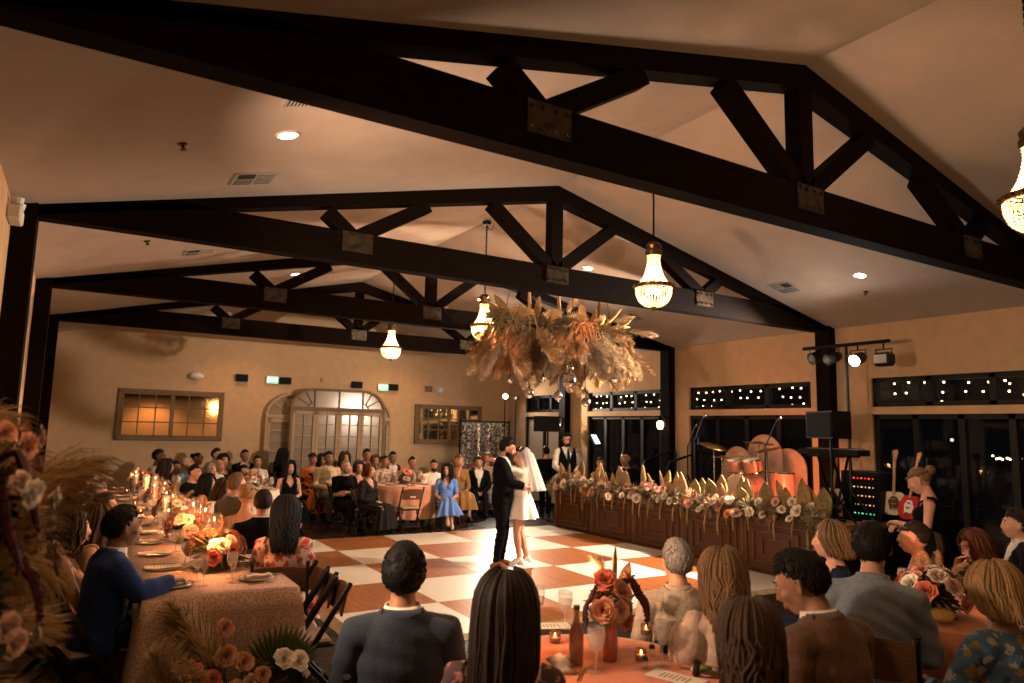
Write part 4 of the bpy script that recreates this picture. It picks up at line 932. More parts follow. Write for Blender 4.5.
person('man in brown tweed jacket looking down, profile, right of the orange table', 801, 584, 3.75, 2, hair=('short', 'black'), top=('suit', suit_brown, {'shirt': white}), bottom=('trousers', dgrey), vox=.010, near=True, hyaw=.50, hpit=-.38, lean=.22, heavy=1.05, skin='olive', arms=('lap', ((.24, .12, .66), (.06, .36, .78))))
person('man in grey blue shirt hunched over the table behind the brown tweed jacket', 872, 550, 4.75, 62, hair=('short', 'black'), top=('shirt', greyblue, {}), bottom=('trousers', blk), vox=.011, near=True, lean=.30, hpit=-.1, arms=('table', 'table'))
person('older woman with grey-blonde bob in navy top, profile', 829, 541, 5.9, -52, fem=True, hair=('bob', 'dirty'), top=('dress', navyd, {'sleeve': .8, 'neck': 'v'}), bottom=('dress', .6), vox=.011, near=True, hyaw=-.35)
person('woman with dark tied-back hair and bare shoulders, profile', 914, 538, 6.25, -18, fem=True, hair=('pony', 'dark'), top=('dress', fab('green_satin', (.01, .05, .03), .5), {'neck': 'strapless'}), bottom=('dress', .6), vox=.011, near=True, hyaw=.12)
person('red-haired girl in black resting her chin on her hand', 974, 547, 6.4, -62, fem=True, hair=('wavy', 'auburn'), top=('dress', blk, {'sleeve': .9, 'neck': 'crew'}), bottom=('dress', .6), vox=.010, near=True, hyaw=.05, hpit=-.22, arms=('table', 'chin'), lean=.12)
person('dark-haired man in dark suit cut by the edge of the view', 1016, 525, 7.2, -38, hair=('short', 'dark'), top=('suit', fab('dark_plum_suit', (.04, .03, .045)), {}), bottom=('trousers', blk), vox=.014, near=True)
person('blonde woman in blue and yellow floral dress, back turned', 993, 592, 3.95, 14, fem=True, hair=('bob', 'blonde'), top=('dress', floral_bl, {'sleeve': .85, 'neck': 'crew'}), bottom=('dress', .7), vox=.011, near=True, lean=.1, heavy=1.12, arms=('table', 'lap'))
# --- staff and band
person('blonde woman in black tank top standing by the stage', 919, 481, 7.0, -28, sit=False, fem=True, hair=('bun', 'dirty'), top=('tank', blk, {'neck': 'low', 'straps': 1}), bottom=('trousers', blk), vox=.011, near=True, hpit=-.4, lean=.08, arms=(((-.21, .05, 1.12), (-.05, .30, 1.16)), ((.20, .06, 1.11), (.05, .29, 1.12))))
person('bearded waiter in black waistcoat and white sleeves behind the stage flowers', 567, 440, 15.4, 205, sit=False, hair=('short', 'black'), top=('shirt', white, {'vest': blk, 'tie': fab('black_tie', (.01, .01, .01), .5)}), bottom=('trousers', blk), beard='black', hyaw=-.4, hpit=-.2, vox=.014)
person('stagehand in black standing under the far loudspeaker, back turned', 546, 452, 16.2, 20, sit=False, hair=('short', 'black'), top=('shirt', blk, {'neck': 'crew'}), bottom=('trousers', blk), vox=.018)
person('person with glasses behind the stage flowers below the music stand', 601, 464, 15.6, 215, fem=True, hair=('short', 'brown'), top=('dress', dgrey, {'sleeve': .8, 'neck': 'crew'}), bottom=('dress', .6), vox=.015)
person('musician in black, head turned left, behind the stage flowers', 625, 459, 15.0, -120, hair=('short', 'black'), top=('shirt', blk, {'neck': 'crew'}), bottom=('trousers', blk), vox=.016)
# --- the couple
gp = atd(508, 447, 10.3); gp.z = 1.70
# bodies are built in their own space; the groom looks to +X, the bride to -X
gface = 128
person('groom in black suit and brown shoes embracing the bride, mid dance floor', 508, 447, 10.25, gface, sit=False, pos=gp, hair=('quiff', 'dark'), top=('suit', fab('groom_black', (.006, .005, .006)), {}), bottom=('trousers', fab('groom_trousers', (.006, .005, .006))), beard='dark', vox=.0105, near=True, shoes=brownshoe, hpit=-.25, lean=.04, heavy=1.04,
       arms=(((-.28, .10, 1.15), (-.20, .31, 1.06), (.85, .4, -.05)), ((.27, .11, 1.16), (.19, .32, 1.10), (-.85, .35, -.05))),
       legs=(((-.085, 0, .9), (-.10, .03, .49), (-.10, -.01, .085), (-.13, .14, .035)), ((.085, 0, .9), (.10, .02, .49), (.11, -.05, .085), (.14, .10, .035))))
bp = atd(519.5, 456, 10.42); bp.z = 1.60; bface = gface+180
ivory = mat('ivory_crepe', (.82, .78, .72), .6, nz=(60, .03), bump=(12, .15))
bride, BJ = person('bride in short white dress and veil with her arms round the groom', 520, 455, 10.45, bface, sit=False, fem=True, pos=bp, hair=('bun', 'brown'), top=('dress', ivory, {'sleeve': .55, 'neck': 'scoop'}), bottom=('none', None), vox=.0105, near=True, shoes=mat('white_heels', (.8, .78, .74), .3), hpit=.12, lean=.05,
       arms=(((-.24, .22, 1.40), (-.15, .42, 1.53), (.6, .7, .1)), ((.24, .22, 1.40), (.14, .43, 1.53), (-.6, .7, .1))),
       legs=(((-.08, 0, .9), (-.085, .05, .50), (-.09, .0, .13), (-.09, .13, .04)), ((.08, 0, .9), (.075, .02, .50), (.06, -.10, .13), (.07, .03, .04))))
sk = MB(); rings = []; n = 60
for z, rx, ry, fl in ((1.12, .132, .115, 0), (1.05, .150, .130, 0), (.96, .190, .165, .004), (.87, .215, .19, .012), (.78, .24, .215, .02), (.70, .26, .235, .028)):
    rings.append([V((rx+fl*math.sin(8*2*PI*j/n))*math.cos(2*PI*j/n), (ry+fl*math.sin(8*2*PI*j/n))*math.sin(2*PI*j/n)-.01, z) for j in range(n)])
sk.loft(rings, cap=False); sk.obj('skirt', ivory, bride, True)
def veil_mat():
    m, nt, b = _new('veil_tulle'); b.inputs['Base Color'].default_value = (.9, .88, .85, 1); b.inputs['Roughness'].default_value = .8; b.inputs['Alpha'].default_value = .42; b.inputs['Sheen Weight'].default_value = .4; return m
vm = veil_mat(); v = MB(); hc = BJ['hc']; rings = []
for t in range(15):
    u = t/14; a0 = 1.9 if t > 2 else 1.9*(t+.3)/3.3; z = hc.z+.125-.03*u-(.66*max(0, u-.10)); rad = .05+.085*min(1, u*4)+.10*u
    rings.append([V((rad+.018*u*math.sin(k*1.9))*math.sin(lerp(-a0, a0, k/30)), hc.y-.03-.13*u-(rad+.03*u+.018*u*math.sin(k*1.9+1))*math.cos(lerp(-a0, a0, k/30))*.9, z) for k in range(31)])
v.loft(rings, cap=False, closed=False); v.obj('veil', vm, bride, True)
hb = MB(); hb.tube([V(.085*math.sin(a), hc.y-.0+.0*a-.085*math.cos(a)*.35, hc.z+.085+.04*math.cos(a)) for a in [lerp(-1.4, 1.4, k/12) for k in range(13)]], .008, 6); hb.obj('hairband', ivory, bride)
# ------------------------------------------------------------------ flower and dried grass meshes (shared by all arrangements)
F = random.Random(21)
def petalmat(n, c, r=.6): return mat('petal_'+n, c, r, nz=(30, .12), sheen=.2)
P_white = petalmat('ivory', (.86, .79, .68)); P_peach = petalmat('peach', (.78, .40, .24)); P_coral = petalmat('coral', (.72, .20, .10)); P_toffee = petalmat('toffee', (.55, .25, .10)); P_blush = petalmat('blush', (.78, .52, .42)); P_red = petalmat('burgundy', (.085, .008, .012))
G_pampas = mat('pampas_plume', (.56, .37, .19), .9, nz=(20, .3)); G_pampas2 = mat('pampas_pale', (.66, .54, .38), .9, nz=(20, .3)); G_pampas3 = mat('pampas_rust', (.50, .25, .10), .9, nz=(20, .3))
G_palm = mat('dried_palm', (.60, .42, .21), .8, nz=(18, .25)); G_sage = mat('sage_palm', (.46, .36, .18), .8, nz=(18, .25)); G_stem = mat('dry_stem', (.26, .17, .08), .8); G_leaf = mat('dark_leaf', (.035, .05, .02), .5, nz=(20, .3)); G_olive = mat('olive_leaf', (.16, .15, .06), .6, nz=(20, .3)); G_straw = mat('straw_fill', (.34, .25, .13), .9, nz=(25, .3)); G_amar = mat('amaranth_straw', (.46, .31, .13), .9, nz=(40, .3)); G_fan = mat('palm_fan_green', (.11, .12, .05), .6, nz=(20, .3))
def rose_me(n, m, petals=24, open_=1.):
    b = MB(); rr = random.Random(n)
    for k in range(petals):
        t = k/(petals-1); a = k*2.4; tilt = lerp(.10, 1.12*open_, t**1.15); w = lerp(.022, .054, t); h = lerp(.047, .052, t); r0 = lerp(.001, .010, t)
        rings = []
        for i in range(5):
            u = i/4; bend = tilt*(u**.8)+.25*u*u*t; rr_ = r0+h*u*math.sin(tilt)*1.0+.008*u*u*t; z = h*u*math.cos(tilt*.9)-.004*max(0, u-.75)*t*8; row = []
            wd = w*math.sin(PI*min(1, .16+u*.62))
            for j in range(5):
                q = (j-2)/2; ph = q*wd/max(.012, rr_+.012); ang = a+ph*.95
                row.append(V((rr_+.004*abs(q)*t)*math.cos(ang), (rr_+.004*abs(q)*t)*math.sin(ang), z-.006*q*q*t+.002*rr.uniform(-1, 1)))
            rings.append(row)
        b.loft(rings, cap=False, closed=False)
    b.ball((0, 0, -.004), (.016, .016, .012), 8); return b.mesh(n, m, True)
roses = {'white': rose_me('ivory_rose', P_white), 'peach': rose_me('peach_rose', P_peach), 'coral': rose_me('coral_rose', P_coral), 'toffee': rose_me('toffee_rose', P_toffee, 24, 1.05), 'blush': rose_me('blush_rose', P_blush)}
def spear_me(n, m, L=.42, W=.16):
    """pointed pleated palm spear on a short stalk, base at origin, along +Z"""
    b = MB(); rows = []; N = 12
    for i in range(N+1):
        u = i/N; w = W/2*(math.sin(PI*min(1, u*.62+.12))**.8)*(1-u**5) if u < 1 else 0.002
        rows.append([V(w*(j-6)/6, .012*(1 if j % 2 else -1)*(1-u*.6)+.03*u*u, L*u) for j in range(13)])
    b.loft(rows, cap=False, closed=False); b.tube([(0, 0, -.12), (0, 0, .03)], .006, 5); return b.mesh(n, m)
spears = {'gold': spear_me('palm_spear_gold', G_palm), 'sage': spear_me('palm_spear_sage', G_sage, .40, .20), 'thin': spear_me('palm_spear_thin', G_palm, .5, .075)}
def fan_me(n, m, L=.5, k=19, sp=2.0):
    b = MB()
    for i in range(k):
        a = lerp(-sp/2, sp/2, i/(k-1)); d = V(math.sin(a), 0, math.cos(a)); x = V(math.cos(a), 0, -math.sin(a)); l = L*(1-.12*abs(a)); w = l*sp/(k-1)*.42
        b.add([V(0, 0, 0), d*l*.75-x*w+V(0, .012, 0), d*l*.75+V(0, -.012, 0), d*l*.75+x*w+V(0, .012, 0), d*l+V(0, .02, -.01)], [(0, 1, 2), (0, 2, 3), (1, 4, 2), (2, 4, 3)])
    b.tube([(0, 0, -.25), (0, 0, .02)], .007, 5); return b.mesh(n, m)
fan_green = fan_me('palm_fan', G_fan, .45); fan_gold = fan_me('palm_fan_dry', G_palm, .4, 15, 1.7)
def plume_me(n, m, L=.8, spread=.075, droop=.30, N=330, w=.005, seed=1):
    """feathery plume along +Z arching to +X"""
    rr = random.Random(seed); b = MB()
    def st(t): return V(droop*L*t*t, 0, L*(t-.22*droop*t*t))
    b.tube([st(k/6) for k in range(7)], [.006, .005, .005, .004, .003, .002, .001], 4)
    for k in range(N):
        t = lerp(.28, 1., k/N); p = st(t); tn = (st(t+.02)-st(t)).normalized(); a = rr.uniform(0, 2*PI); o = tn.orthogonal().normalized(); o = Matrix.Rotation(a, 3, tn) @ o
        l = spread*2.1*(math.sin(PI*min(1, .18+(t-.28)*1.12))**.7+.15)*rr.uniform(.6, 1.15)
        q1 = p+tn*l*.45+o*l*.28; q2 = p+tn*l*.85+o*l*.50+V(.12*l, 0, -.22*l); q3 = p+tn*l*1.05+o*l*.6+V(.2*l, 0, -.5*l); s = tn.cross(o)*w*.5
        b.add([p-s, p+s, q1-s*1.3, q1+s*1.3, q2-s, q2+s, q3], [(0, 1, 3, 2), (2, 3, 5, 4), (4, 5, 6)])
    return b.mesh(n, m)
plumes = {'fluff': [plume_me('pampas_plume_full', G_pampas, .85, .13, .38, 430, .0055, seed=k) for k in (11, 12)], 'tan': [plume_me('pampas_plume', G_pampas, seed=k) for k in (1, 2)], 'pale': [plume_me('pampas_plume_pale', G_pampas2, seed=k) for k in (3, 4)], 'rust': [plume_me('pampas_plume_rust', G_pampas3, .7, .09, .4, 190, seed=k) for k in (5, 6)]}
def amaranth_me(n, m, L=.4, r=.014, out=.08, seed=0):
    """hanging tassel: arches out along +X then falls"""
    rr = random.Random(seed); b = MB(); P = []
    for k in range(15):
        t = k/14; P.append(V(out*(1-math.exp(-4*t))*1.0, .01*math.sin(6*t+seed), .05*math.sin(min(1, t*4)*PI)*.8-L*max(0, t-.12)))
    b.tube(P, [r*(.45+.75*math.sin(PI*min(1, .2+.8*k/14)))*(1+.22*(k % 2)) for k in range(15)], 6)
    for k in range(60):
        i = rr.randrange(2, 14); p = P[i]; b.ball(p+V(rr.uniform(-1, 1)*r, rr.uniform(-1, 1)*r, rr.uniform(-.02, .02)), r*.5, 5)
    return b.mesh(n, m)
amar_s = [amaranth_me('amaranth_tail', G_amar, .38, .013, .07, k) for k in range(3)]; amar_r = [amaranth_me('burgundy_amaranth', P_red, .17, .009, .14, k) for k in range(3)]
def filler_me(n, m, R_=.16, N=150, w=.008, seed=0, up=.5):
    """loose tuft of small leaves and grass blades"""
    rr = random.Random(seed); b = MB()
    for k in range(N):
        d = V(rr.gauss(0, 1), rr.gauss(0, 1), rr.gauss(up, .8)).normalized(); l = R_*rr.uniform(.45, 1.1); s = d.orthogonal().normalized()*w*rr.uniform(.5, 1.3); p = d*l*.25; e = d*l+V(0, 0, -.25*l*l/R_)
        b.add([p, p.lerp(e, .5)+s, e, p.lerp(e, .5)-s], [(0, 1, 2, 3)])
    return b.mesh(n, m)
fill_straw = [filler_me('straw_filler', G_straw, .17, 170, .008, k) for k in range(3)]; fill_leaf = [filler_me('leaf_filler', G_leaf, .15, 90, .018, 5+k) for k in range(2)]; fill_olive = [filler_me('olive_filler', G_olive, .15, 90, .015, 9+k) for k in range(2)]
def aim(p, d, sc=1., roll=None):
    """matrix: local +Z along d, at p"""
    q = Vector(d).to_track_quat('Z', 'Y').to_matrix().to_4x4(); return Matrix.Translation(p) @ q @ Matrix.Rotation(F.uniform(0, 6.28) if roll is None else roll, 4, 'Z') @ Matrix.Scale(sc, 4)
def put(name, me, parent, p, d=(0, 0, 1), sc=1., roll=None): return inst(name, me, parent, M=aim(Vector(p), d, sc, roll))
def hang(name, me, parent, p, rz, sc=1.): return inst(name, me, parent, M=Matrix.Translation(p) @ Matrix.Rotation(rz, 4, 'Z') @ Matrix.Scale(sc, 4))

# ------------------------------------------------------------------ hanging flower cloud with mirror balls
ic = on(1, 8.75, 560, 336); L2 = 1.12
hc_ = thing('hanging_flower_cloud', 'wide cloud of dried pampas and palm spears hung over the dance floor', 'hanging flowers', ic)
fr = MB()
for yy in (-.06, .06): fr.tube([(-L2, yy, .10), (L2, yy, .10)], .014, 6)
for k in range(7): x = -L2+2*L2*k/6; fr.tube([(x, -.06, .10), (x, .06, .10)], .012, 5)
fr.obj('hanging_frame', blackmetal, hc_)
cb = MB()
for x in (-1.0, 0.25, 1.0): cb.tube([(x, 0, .12), (x*.9, .0, .8)], .004, 5)
cb.obj('hanging_wire', wire, hc_)
for k in range(98):
    u = (k+.5)/98; x = lerp(-L2, L2, u)+F.uniform(-.05, .05); y = F.uniform(-.26, .26); side = -1 if y < 0 else 1
    kind = F.choice(['tan', 'tan', 'rust', 'pale']) if u < .58 else F.choice(['tan', 'pale', 'pale', 'tan'])
    dn = F.uniform(-1.3, -.7) if F.random() < .74 else F.uniform(-.35, .25)
    dx = (u-.5)*(2.2 if dn > -.6 else .9)+F.uniform(-.22, .22)
    d = V(dx, side*F.uniform(.05, .45), dn).normalized()
    put('pampas_plume', F.choice(plumes[kind]), hc_, (x, y*.6, F.uniform(.02, .34)), d, F.uniform(.9, 1.3) if dn < -.6 else F.uniform(.6, .85))
for x, dx, dz, s_ in ((-.95, -.75, .6, 1.0), (-.9, -.95, .3, 1.1), (-.55, -.12, 1, 1.15), (-.42, .22, 1, .95), (.08, -.18, 1, 1.2), (.42, .02, 1, .95), (.78, .18, 1, 1.05), (.85, .75, .6, 1.1), (.9, 1, .1, 1.15), (1.0, .9, .35, 1.0), (.8, .8, -.45, .95), (.6, .45, .8, .8)):
    put('palm_spear', spears['thin' if s_ > 1 else 'gold'], hc_, (x, F.uniform(-.12, .12), .2), (dx, F.uniform(-.2, .1), dz), s_, F.uniform(-.5, .5))
for x, dx in ((-.8, -.3), (-.3, .1), (.2, -.05), (.55, .3)): put('palm_fan_leaf', fan_gold, hc_, (x, -.1, .15), (dx, -.5, .55), .8, 0)
for k in range(9): put('straw_tuft', F.choice(fill_straw), hc_, (lerp(-1.2, 1.2, k/8), F.uniform(-.15, .15), .14), (0, -.2, 1), 1.6)
rt = MB(); rr_ = random.Random(4)
for k in range(46):
    a = rr_.uniform(0, 6.28); b0 = V(.22+rr_.uniform(-.2, .2), -.30, .20); P = [b0]
    for q in range(6): a += rr_.uniform(-.9, .9); P.append(P[-1]+V(.05*math.cos(a), rr_.uniform(-.02, .015), -.045+.05*math.sin(a)))
    rt.tube(P, .006, 4)
rt.obj('twig_tangle', mat('ginger_twig', (.50, .22, .07), .85), hc_)
def facet_ball():
    b = MB(); n = 22; h = 14
    for i in range(h):
        a0, a1 = -PI/2+PI*i/h, -PI/2+PI*(i+1)/h
        nn = max(5, int(n*math.cos((a0+a1)/2)))
        for j in range(nn):
            q = []
            for (a, t) in ((a0, j), (a0, j+.94), (a1, j+.94), (a1, j)):
                aa = a+(.01 if a == a0 else -.01); q.append(V(math.cos(aa)*math.cos(2*PI*t/nn), math.cos(aa)*math.sin(2*PI*t/nn), math.sin(aa)))
            b.add(q, [(0, 1, 2, 3)])
    b.mi = 1; b.ball((0, 0, 0), .985, 16); return b.mesh('mirror_ball', [mat('mirror_facet', (.95, .93, .90), .16, 1.), black])
dball = facet_ball()
for px, py, yy, r, l in ((569, 380, 8.25, .115, 'largest mirror ball in the middle under the hanging flower cloud'), (615.5, 377, 8.3, .095, 'mirror ball hanging alone at the right side of the flower cloud'), (529, 393, 8.35, .075, 'lower mirror ball at the left side of the flower cloud'), (527, 384, 8.9, .05, 'small mirror ball tucked behind the lower left mirror ball'),
        (558, 396, 8.35, .065, 'mirror ball lower left of the largest mirror ball'), (586, 402, 8.35, .072, 'lowest mirror ball, under the pale pampas right of the largest one'), (585, 392, 8.85, .055, 'small mirror ball just above the lowest mirror ball'), (570, 368, 8.3, .06, 'small mirror ball directly above the largest mirror ball'), (543, 379, 8.6, .05, 'small mirror ball half hidden between the left and largest mirror balls'), (510, 380, 8.7, .05, 'small mirror ball farthest to the left under the flower cloud')):
    p = on(1, yy, px, py); t = thing('mirror_ball', l, 'mirror ball', p, group='mirror balls under the flower cloud')
    inst('ball', dball, t, scale=r); MB().tube([(0, 0, r*.98), (0, 0, r+.03)], .012, 6).obj('cap', blackmetal, t); MB().tube([(0, 0, r+.02), (0, (8.75-yy)*.3, ic.z+.12-p.z)], .003, 4).obj('hanging_cord', wire, t)

# ------------------------------------------------------------------ stage front panels and their garland
panelw = wood('panel_mahogany', (.085, .028, .010), (.15, .055, .021), .35, (1, 1, 5), .4)
panelm = mat('moulding_brown', (.20, .085, .034), .35, nz=(9, .2))
goldl = mat('panel_gold_line', (.40, .24, .09), .4, .3)
SX, SZ = 8.62, .76
ys = [6.2, 7.42, 8.64, 9.86, 11.08, 12.30]
for k, l in enumerate(('front panel of the stage nearest the camera, under the drum kit', 'second stage front panel from the camera end', 'middle stage front panel below the ivory roses', 'second stage front panel from the far end', 'farthest stage front panel, beside the bride')):
    t = thing('stage_front_panel', l, 'stage panel', (SX, ys[k], 0)); w = ys[k+1]-ys[k]-.01
    MB().box((.17, w/2, SZ/2), (.30, w, SZ), bev=.006).obj('body', panelw, t)
    g = MB()
    for q in range(1):
        c = w/2; hw = w/2-.09
        for (e, zz, th) in ((hw, .31, .018), (hw*.74, .22, .016), (hw*.44, .12, .014)):
            for s in (-1, 1): g.box((.008, c, SZ/2+s*zz), (.03, 2*e+th, th)); g.box((.008, c+s*e, SZ/2), (.03, th, 2*zz))
    for s in (0.006, w-.006): g.box((.014, s, SZ/2), (.012, .014, SZ-.04))
    g.obj('moulding', panelm, t)
    g2 = MB(); g2.box((.012, w-.01, SZ/2), (.01, .008, SZ-.03)); g2.obj('gold_seam', goldl, t)
    MB().box((.17, w/2, SZ+.012), (.34, w, .024), bev=.005).obj('cap_rail', panelw, t)
deckm = wood('stage_ply', (.36, .20, .09), (.52, .31, .15), .5, (1, 10, 1), .3)
dk = thing('stage_deck', 'low tan plywood stage carrying the band gear', 'stage', (8.98, 6.15, 0)); MB().box((.87, 2.1, SZ-.05), (1.72, 4.2, .08)).obj('deck_board', deckm, dk)
MB().box((.87, .02, (SZ-.09)/2), (1.7, .02, SZ-.09)).obj('skirt_panel', black, dk); MB().box((.87, 4.18, (SZ-.09)/2), (1.7, .02, SZ-.09)).obj('skirt_panel', black, dk)
for x in (.08, 1.65):
    for y in (.1, 2.1, 4.1): MB().tube([(x, y, 0), (x, y, SZ-.09)], .025, 8).obj('leg', blackmetal, dk)
gl = thing('flower_garland', 'long garland of dried palm spears and roses along the top of the stage front', 'flower garland', (SX+.15, 6.1, SZ+.024))
W_ = 6.25
for k in range(48):
    y = W_*(k+F.uniform(.2, .8))/48; kind = F.choice(['sage', 'sage', 'gold', 'gold'])
    inst('palm_spear', spears[kind], gl, M=Matrix.Translation((F.uniform(-.02, .14), y, F.uniform(-.04, .08))) @ Matrix.Rotation(PI/2+F.uniform(-.5, .5), 4, 'Z') @ Matrix.Rotation(F.uniform(-.35, .35), 4, 'Y') @ Matrix.Rotation(F.uniform(-.15, .35), 4, 'X') @ Matrix.Scale(F.uniform(.95, 1.4), 4))
for k in range(78):
    y = W_*(k+F.uniform(.1, .9))/78; z = F.uniform(-.02, .26); x = -.10-.16*F.random()+.15*(z/.3)
    put('rose', roses[F.choice(['white', 'white', 'white', 'white', 'white', 'blush', 'blush', 'peach'])], gl, (x, y, z), (-1, F.uniform(-.6, .3), F.uniform(.2, .9)), F.uniform(1.0, 1.45))
for k in range(26):
    y = W_*(k+F.uniform(.1, .9))/26; hang('amaranth_tail', F.choice(amar_s), gl, V(-.14, y, .03), PI+F.uniform(-.6, .6), F.uniform(.6, 1.15))
for k in range(84):
    y = W_*(k+.5)/84; put('straw_tuft', F.choice(fill_straw), gl, (F.uniform(-.16, .06), y, F.uniform(.0, .16)), (-.7, 0, .8), F.uniform(.9, 1.5))
for k in range(12): y = W_*(k+.5)/12; put('leaf_tuft', F.choice(fill_olive), gl, (-.08, y, .06), (-.8, 0, .7), F.uniform(.7, 1.1))
for k in range(6): y = W_*(k+.5)/6+F.uniform(-.3, .3); put('pampas_plume', F.choice(plumes['tan']), gl, (.05, y, .03), (F.uniform(-.3, .1), F.uniform(-.7, .7), .8), .5)

# ------------------------------------------------------------------ tall blurred arrangement close to the camera
ta = thing('pedestal_flowers', 'tall arrangement of pampas and blush roses against the near window wall', 'flower arrangement', (-.31, 2.5, 0))
m = MB(); m.box((0, 0, .5), (.30, .30, 1.0), bev=.01); m.box((0, 0, 1.01), (.36, .36, .03), bev=.008); m.obj('pedestal', black, ta)
m = MB(); m.lathe([(.0, 0), (.09, 0), (.13, .10), (.11, .22), (.12, .24), (.10, .23), (.10, .05)], 18, (0, 0, 1.025)); m.obj('vase', mat('dark_vase', (.03, .02, .018), .4), ta, True)
for k in range(15):
    z = F.uniform(1.2, 1.75); a = F.uniform(-.5, 1.5)
    put('pampas_plume', F.choice(plumes[F.choice(['fluff', 'fluff', 'tan'])]), ta, (F.uniform(-.08, .08), F.uniform(-.1, .1), z), (F.uniform(-.3, .18), F.uniform(-.2, .8), F.uniform(.25, 1.)), F.uniform(.45, .68))
for d, s_ in (((.30, .95, .30), .72), ((.16, .8, .7), .75), ((.16, .5, -.25), .5), ((.16, -.2, -.7), .6)): put('pampas_plume', F.choice(plumes['fluff']), ta, (.02, 0, 1.5), d, s_)
for k in range(26):
    z = F.uniform(1.15, 1.95); r = .16+.12*math.sin((z-1.1)*3.4); a = F.uniform(-1.7, 1.0); d = V(math.cos(a), math.sin(a), F.uniform(-.2, .5))
    put('rose', roses[F.choice(['blush', 'blush', 'white', 'peach'])], ta, (d.x*r, d.y*r, z), d, F.uniform(.5, .72))
for k in range(12):
    z = F.uniform(1.1, 1.9); a = F.uniform(-1.7, 1.2); put('leaf_tuft', F.choice(fill_leaf), ta, (.08*math.cos(a), .08*math.sin(a), z), (math.cos(a), math.sin(a), .4), F.uniform(.7, 1.1))
for k in range(5): hang('amaranth_tail', F.choice(amar_r), ta, V(.10, F.uniform(-.15, .15), F.uniform(1.4, 1.85)), F.uniform(-1., 1.), 1.2)
for k in range(3): put('straw_tuft', fill_straw[k], ta, (0, 0, 1.3+.2*k), (1, 0, .4), .9)

# ------------------------------------------------------------------ ground arrangement in front of the long table
ga = thing('ground_flowers', 'toffee roses, pampas and a green palm fan on the floor before the long table', 'flower arrangement', (1.05, 5.08, 0))
m = MB(); m.box((0, 0, .06), (.9, .2, .12), bev=.02); m.obj('trough', black, ga)
for x, z, d, s_, kd in ((.05, .10, (-.55, -.1, .85), 1.0, 'fluff'), (-.02, .12, (-.8, -.15, .60), .85, 'tan'), (-.10, .12, (-.40, -.1, .95), .9, 'tan'), (-.14, .10, (-.8, -.25, .40), .75, 'fluff')): put('pampas_plume', F.choice(plumes[kd]), ga, (x, -.02, z), d, s_)
inst('palm_fan_leaf', fan_green, ga, M=Matrix.Translation((.24, -.03, .26)) @ Matrix.Rotation(.12, 4, 'Y') @ Matrix.Scale(.85, 4))
for px, py, kind, s_ in ((224, 629, 'toffee', 1.0), (226, 657, 'toffee', 1.15), (243, 663, 'toffee', 1.1), (191, 673, 'coral', 1.1), (212, 681, 'coral', 1.0), (262, 675, 'toffee', .9), (284, 659, 'white', 1.15), (298, 662, 'white', 1.15), (235, 690, 'peach', 1.0), (250, 683, 'blush', .9), (178, 690, 'coral', 1.)):
    p = on(1, 4.98, px, py); q = p-Vector((1.05, 5.08, 0)); put('rose', roses[kind], ga, q, (F.uniform(-.3, .3), -.8, .6), s_*1.0); st = MB(); st.tube([(q.x*.6, 0, .1), tuple(q)], .004, 4); st.obj('stem', G_leaf, ga)
for x in (-.35, -.1, .15, .38): put('leaf_tuft', F.choice(fill_leaf), ga, (x, -.05, .18), (0, -.5, .8), 1.3)
put('straw_tuft', fill_straw[0], ga, (.12, -.03, .36), (.1, -.3, 1), .6)
# ------------------------------------------------------------------ tables and cloths
def cloth_pattern():
    m, nt, b = _new('damask_cloth'); b.inputs['Roughness'].default_value = .75; b.inputs['Sheen Weight'].default_value = .3
    tc = nt.nodes.new('ShaderNodeTexCoord'); v = nt.nodes.new('ShaderNodeTexVoronoi'); v.inputs['Scale'].default_value = 42; v.inputs['Randomness'].default_value = .8; v.feature = 'DISTANCE_TO_EDGE'
    v2 = nt.nodes.new('ShaderNodeTexVoronoi'); v2.inputs['Scale'].default_value = 60; v2.inputs['Randomness'].default_value = .4
    for q in (v, v2): nt.links.new(tc.outputs['Object'], q.inputs['Vector'])
    mu = nt.nodes.new('ShaderNodeMath'); mu.operation = 'MULTIPLY'; nt.links.new(v.outputs['Distance'], mu.inputs[0]); nt.links.new(v2.outputs['Distance'], mu.inputs[1])
    cr = nt.nodes.new('ShaderNodeValToRGB'); cr.color_ramp.elements[0].color = (.70, .50, .38, 1); cr.color_ramp.elements[1].color = (.48, .28, .19, 1); cr.color_ramp.elements[0].position = .02; cr.color_ramp.elements[1].position = .07
    nt.links.new(mu.outputs[0], cr.inputs[0]); nt.links.new(cr.outputs[0], b.inputs['Base Color']); return m
damask = cloth_pattern()
ccoral = mat('coral_cloth', (.66, .24, .10), .8, nz=(14, .1), bump=(14, .2), sheen=.3); cpeach = mat('peach_cloth', (.60, .30, .17), .8, nz=(14, .1), bump=(14, .2), sheen=.3); cwhite = mat('white_cloth', (.72, .66, .56), .8, nz=(14, .06), bump=(14, .2))
def round_cloth(r, drop, zt, folds, amp, flare=.10, n=120):
    b = MB(); rings = [[V(0, 0, zt)]*n]
    for q in (.5, .93, 1.0): rings.append([V(r*q*math.cos(2*PI*j/n), r*q*math.sin(2*PI*j/n), zt) for j in range(n)])
    for i in range(1, 7):
        u = i/6; rings.append([V((r+.012+flare*u+amp*u*math.sin(folds*2*PI*j/n+.6*math.sin(3*2*PI*j/n)))*math.cos(2*PI*j/n), (r+.012+flare*u+amp*u*math.sin(folds*2*PI*j/n+.6*math.sin(3*2*PI*j/n)))*math.sin(2*PI*j/n), zt-.012-drop*u) for j in range(n)])
    b.loft(rings, cap=False); return b
